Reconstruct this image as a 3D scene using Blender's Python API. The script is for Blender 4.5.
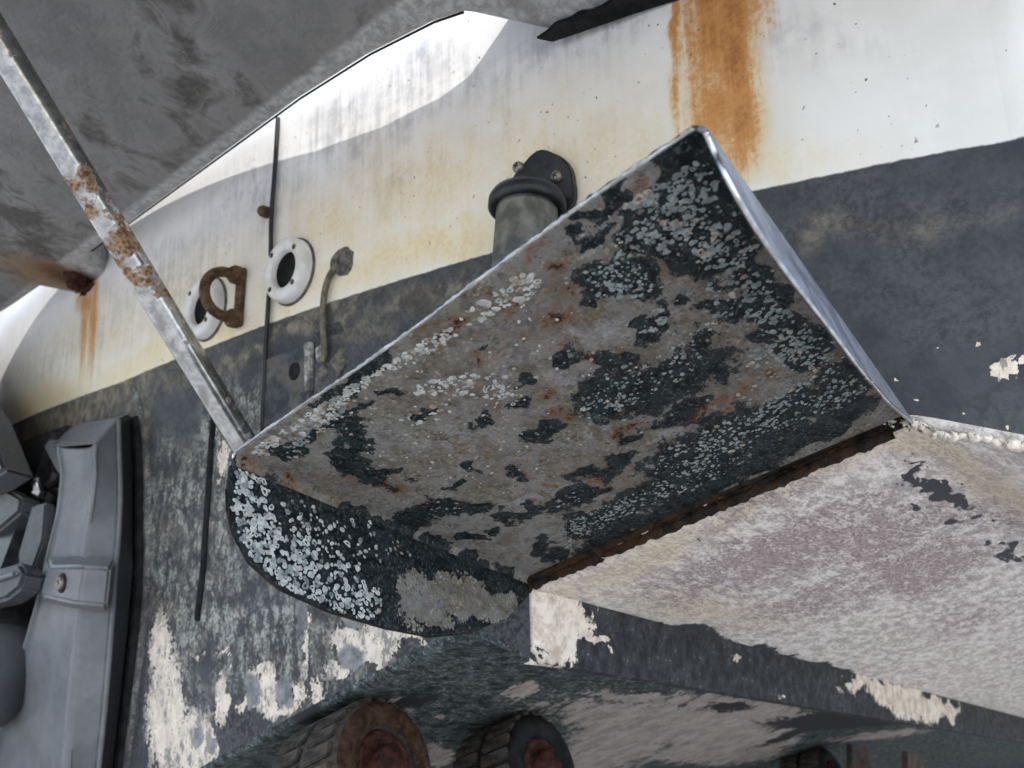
import bpy, bmesh, math
import numpy as np
from mathutils import Vector, Matrix
# measured outlines (metres, taken from the eye point) and blotch lists: u, v, 2x2 shape, strength, (count, smallest, largest mm)
G={"A":[-0.5155,0.2474,0.1359],"B":[-0.1546,0.2579,0.2681],"C":[-0.1692,0.6076,0.2476],"D":[-0.5237,0.5858,0.1183],"h":[0.9379,0.0575,0.3421],"u":[0.0401,-0.9975,0.0577],"n":[0.3446,-0.0404,-0.9379],"cam":[[0.7395,0.6608,0.1284],[0.1683,-0.3662,0.9152],[-0.6518,0.6552,0.382]],"p1a":[-0.5088,0.5904,0.1074],"p1b":[-0.1771,0.6079,0.2405],"p2a":[-0.647,0.5866,0.0541],"p2b":[-0.8862,0.587,-0.043],"k":0.06278,"xc":-1.53676,"rk":0.23711,"Y0":0.55,"drive":[[[-1.3655,0.4543,0.3705],[-1.3237,0.4234,0.3494],[-1.3016,0.3974,0.2942],[-1.4524,0.3888,0.3046]],[[-1.3511,0.4685,0.3133],[-1.3119,0.4362,0.298],[-1.3013,0.4019,0.2756],[-1.4367,0.3946,0.2814]],[[-1.3396,0.4789,0.2711],[-1.3004,0.4463,0.2575],[-1.2914,0.4091,0.2471],[-1.4211,0.4007,0.257]],[[-1.3325,0.4886,0.2318],[-1.2913,0.4557,0.2197],[-1.2943,0.4224,0.1916],[-1.423,0.4151,0.1976]],[[-1.3194,0.5066,0.1587],[-1.2867,0.4709,0.1574],[-1.3053,0.4306,0.1564],[-1.4399,0.4239,0.1602]],[[-1.3094,0.5155,0.1232],[-1.29,0.4801,0.1188],[-1.3083,0.4394,0.1197],[-1.4564,0.4331,0.1211]],[[-1.3116,0.5271,0.0749],[-1.2875,0.4922,0.069],[-1.3063,0.4534,0.0618],[-1.4822,0.4503,0.049]],[[-1.3149,0.5417,0.014],[-1.2868,0.5061,0.0117],[-1.308,0.467,0.0052],[-1.5144,0.4632,-0.005]],[[-1.3217,0.5606,-0.0648],[-1.2873,0.5266,-0.0733],[-1.3048,0.4854,-0.0704],[-1.5674,0.4847,-0.0938]],[[-1.3303,0.5854,-0.1685],[-1.2929,0.5485,-0.1644],[-1.2925,0.5088,-0.1658],[-1.6462,0.5149,-0.2158]],[[-1.3382,0.6059,-0.2543],[-1.2998,0.5682,-0.2468],[-1.2841,0.5278,-0.2434],[-1.7138,0.542,-0.3228]]],"drv_top":[[-1.7867,0.4508,0.3855],[-1.5862,0.4467,0.3866],[-1.3617,0.4514,0.3744]],"boss":[[-1.3687,0.4142,0.106],[-1.2465,0.4227,0.1061],[-1.2228,0.4519,0.109],[-1.2259,0.4644,0.0564],[-1.2558,0.435,0.0536],[-1.3904,0.4245,0.0616]],"boss_b":[[-1.4578,0.432,0.1259],[-1.311,0.4398,0.126],[-1.2592,0.4683,0.1265],[-1.2689,0.4863,0.0505],[-1.3198,0.4581,0.049],[-1.4755,0.4481,0.0585]],"bolt":[-1.2768,0.4178,0.0761],"flap":[[-1.5894,0.4011,0.3273],[-1.5548,0.3984,0.3376],[-1.4935,0.4074,0.3009],[-1.4727,0.4175,0.2598],[-1.5114,0.4131,0.2768]],"slab":[[-3.0669,0.2593,0.9331],[-1.7465,0.293,0.4129],[-1.6554,0.3009,0.3724],[-1.4749,0.3303,0.2479],[-1.582,0.3336,0.2341],[-2.3829,0.3748,0.249]],"arm":[[-2.1724,0.4196,0.0651],[-1.6239,0.3883,0.0919],[-1.4227,0.385,0.1069],[-1.3901,0.3892,0.0918],[-1.4093,0.3949,0.0668],[-1.4711,0.3983,0.0496],[-1.6001,0.401,0.0382],[-2.1,0.4328,-0.012]],"arm2":[[-2.1526,0.3945,0.2869],[-1.6675,0.3808,0.2494],[-1.5509,0.3861,0.223],[-1.5524,0.3926,0.1962],[-1.6861,0.4007,0.1684],[-2.0618,0.4181,0.1621]],"plate2":[[-1.5155,0.3993,0.2098],[-1.4517,0.3995,0.2107],[-1.4478,0.4143,0.1499],[-1.4823,0.4245,0.1064],[-1.5407,0.4265,0.0973],[-1.5632,0.4185,0.1305]],"knob":[[-1.5178,0.4397,-0.04],[-1.4437,0.4496,-0.0788]],"hose":[[-2.0042,0.47,0.1395],[-1.7691,0.4545,0.1611],[-1.6685,0.4333,0.239],[-1.5376,0.4261,0.2646],[-1.5168,0.4223,0.2802]],"ring1":[-0.9096,0.4491,0.5197],"ring2":[-1.1274,0.4369,0.5117],"ring3":[-2.4269,0.4617,0.5712],"pad_t":[-1.0343,0.435,0.5415],"pad_b":[-1.0367,0.4507,0.4758],"hole":[-0.8052,0.4605,0.5093],"clip":[-0.9758,0.4185,0.6261],"pipe0":[-0.486,0.4952,0.5136],"cable":[[-0.951,0.3804,0.7661],[-0.9533,0.4002,0.6834],[-0.9588,0.4164,0.6148],[-0.9543,0.4335,0.5452],[-0.9567,0.4511,0.472],[-0.9601,0.4646,0.415],[-0.9571,0.4751,0.3722],[-0.9595,0.4833,0.3378],[-0.9585,0.4949,0.2899]],"tube":[[-0.7993,0.4547,0.5027],[-0.817,0.455,0.4945],[-0.8284,0.4587,0.4752],[-0.8317,0.4638,0.4528],[-0.8305,0.472,0.4191],[-0.8256,0.4781,0.3958],[-0.8289,0.4824,0.3767]],"groove":[[-1.089,0.471,0.3706],[-1.0962,0.4865,0.3047],[-1.0956,0.5006,0.2467],[-1.0978,0.5141,0.1901],[-1.0985,0.5308,0.121],[-1.1048,0.5403,0.0802],[-1.1072,0.5467,0.0534]],"ridge":[[-1.3775,0.4489,0.4251],[-1.3494,0.4555,0.4001],[-1.3173,0.4696,0.3452],[-1.2954,0.4865,0.2777],[-1.2775,0.5138,0.1671],[-1.2698,0.5359,0.0771],[-1.2757,0.5568,-0.0103],[-1.2882,0.5771,-0.0961],[-1.2967,0.5931,-0.1634]],"mplate":[[-0.9753,0.4725,0.4027],[-0.865,0.4797,0.4082],[-0.8539,0.4971,0.3401],[-0.8838,0.5017,0.3108],[-0.9638,0.4967,0.3059]],"mstrip":[[-0.8736,0.4779,0.4124],[-0.8567,0.4797,0.4109],[-0.854,0.4961,0.344],[-0.8685,0.4951,0.3432]],"mhole":[-0.8912,0.4853,0.3758],"stub":[[-0.8417,0.4849,0.395],[-0.8256,0.4863,0.395],[-0.8054,0.4927,0.3762],[-0.8147,0.4956,0.3608],[-0.8278,0.4986,0.3432],[-0.8367,0.4919,0.3678]],"strut":[[-0.9319,-0.0356,0.6798],[-0.9399,0.5183,0.2239]],"rust_bolt":[-1.6294,0.3588,0.6798],"rust_lump":[-1.6508,0.3966,0.6798],"bead":[[-0.184,0.6064,0.2418],[-0.1699,0.6087,0.2423],[-0.1569,0.6123,0.2367],[-0.1509,0.6146,0.2317],[-0.1399,0.6169,0.2302],[-0.1253,0.6198,0.2285],[-0.1104,0.6236,0.2239],[-0.0966,0.6273,0.2188]],"padR":[[-0.5217,0.3705,0.6798],[-0.5134,0.3779,0.6798],[-0.4677,0.433,0.6798],[-0.4557,0.4464,0.6798]],"padL":[[-1.5151,0.3399,0.6798],[-1.5649,0.3997,0.6798],[-1.7131,0.4096,0.6798],[-1.7674,0.3363,0.6798]],"gask":[[-0.469,0.433,0.6792],[-0.4626,0.4409,0.6792],[-0.4566,0.4476,0.6792],[-0.4304,0.4535,0.6792],[-0.405,0.4592,0.6792],[-0.3682,0.4671,0.6792],[-0.3294,0.4766,0.6792],[-0.2782,0.4916,0.6792],[-0.2149,0.5099,0.6792],[-0.2772,0.4502,0.6792],[-0.3321,0.4306,0.6792],[-0.3669,0.4396,0.6792],[-0.384,0.4407,0.6792],[-0.397,0.4391,0.6792],[-0.408,0.4328,0.6792],[-0.422,0.4337,0.6792],[-0.4375,0.4291,0.6792],[-0.4513,0.4323,0.6792]],"spots":[[-1.6384,0.3405,0.6798],[-1.6629,0.3668,0.6798]],"scr":[[-0.5074,0.4732,0.5435],[-0.4594,0.4855,0.5186]]}
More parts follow.
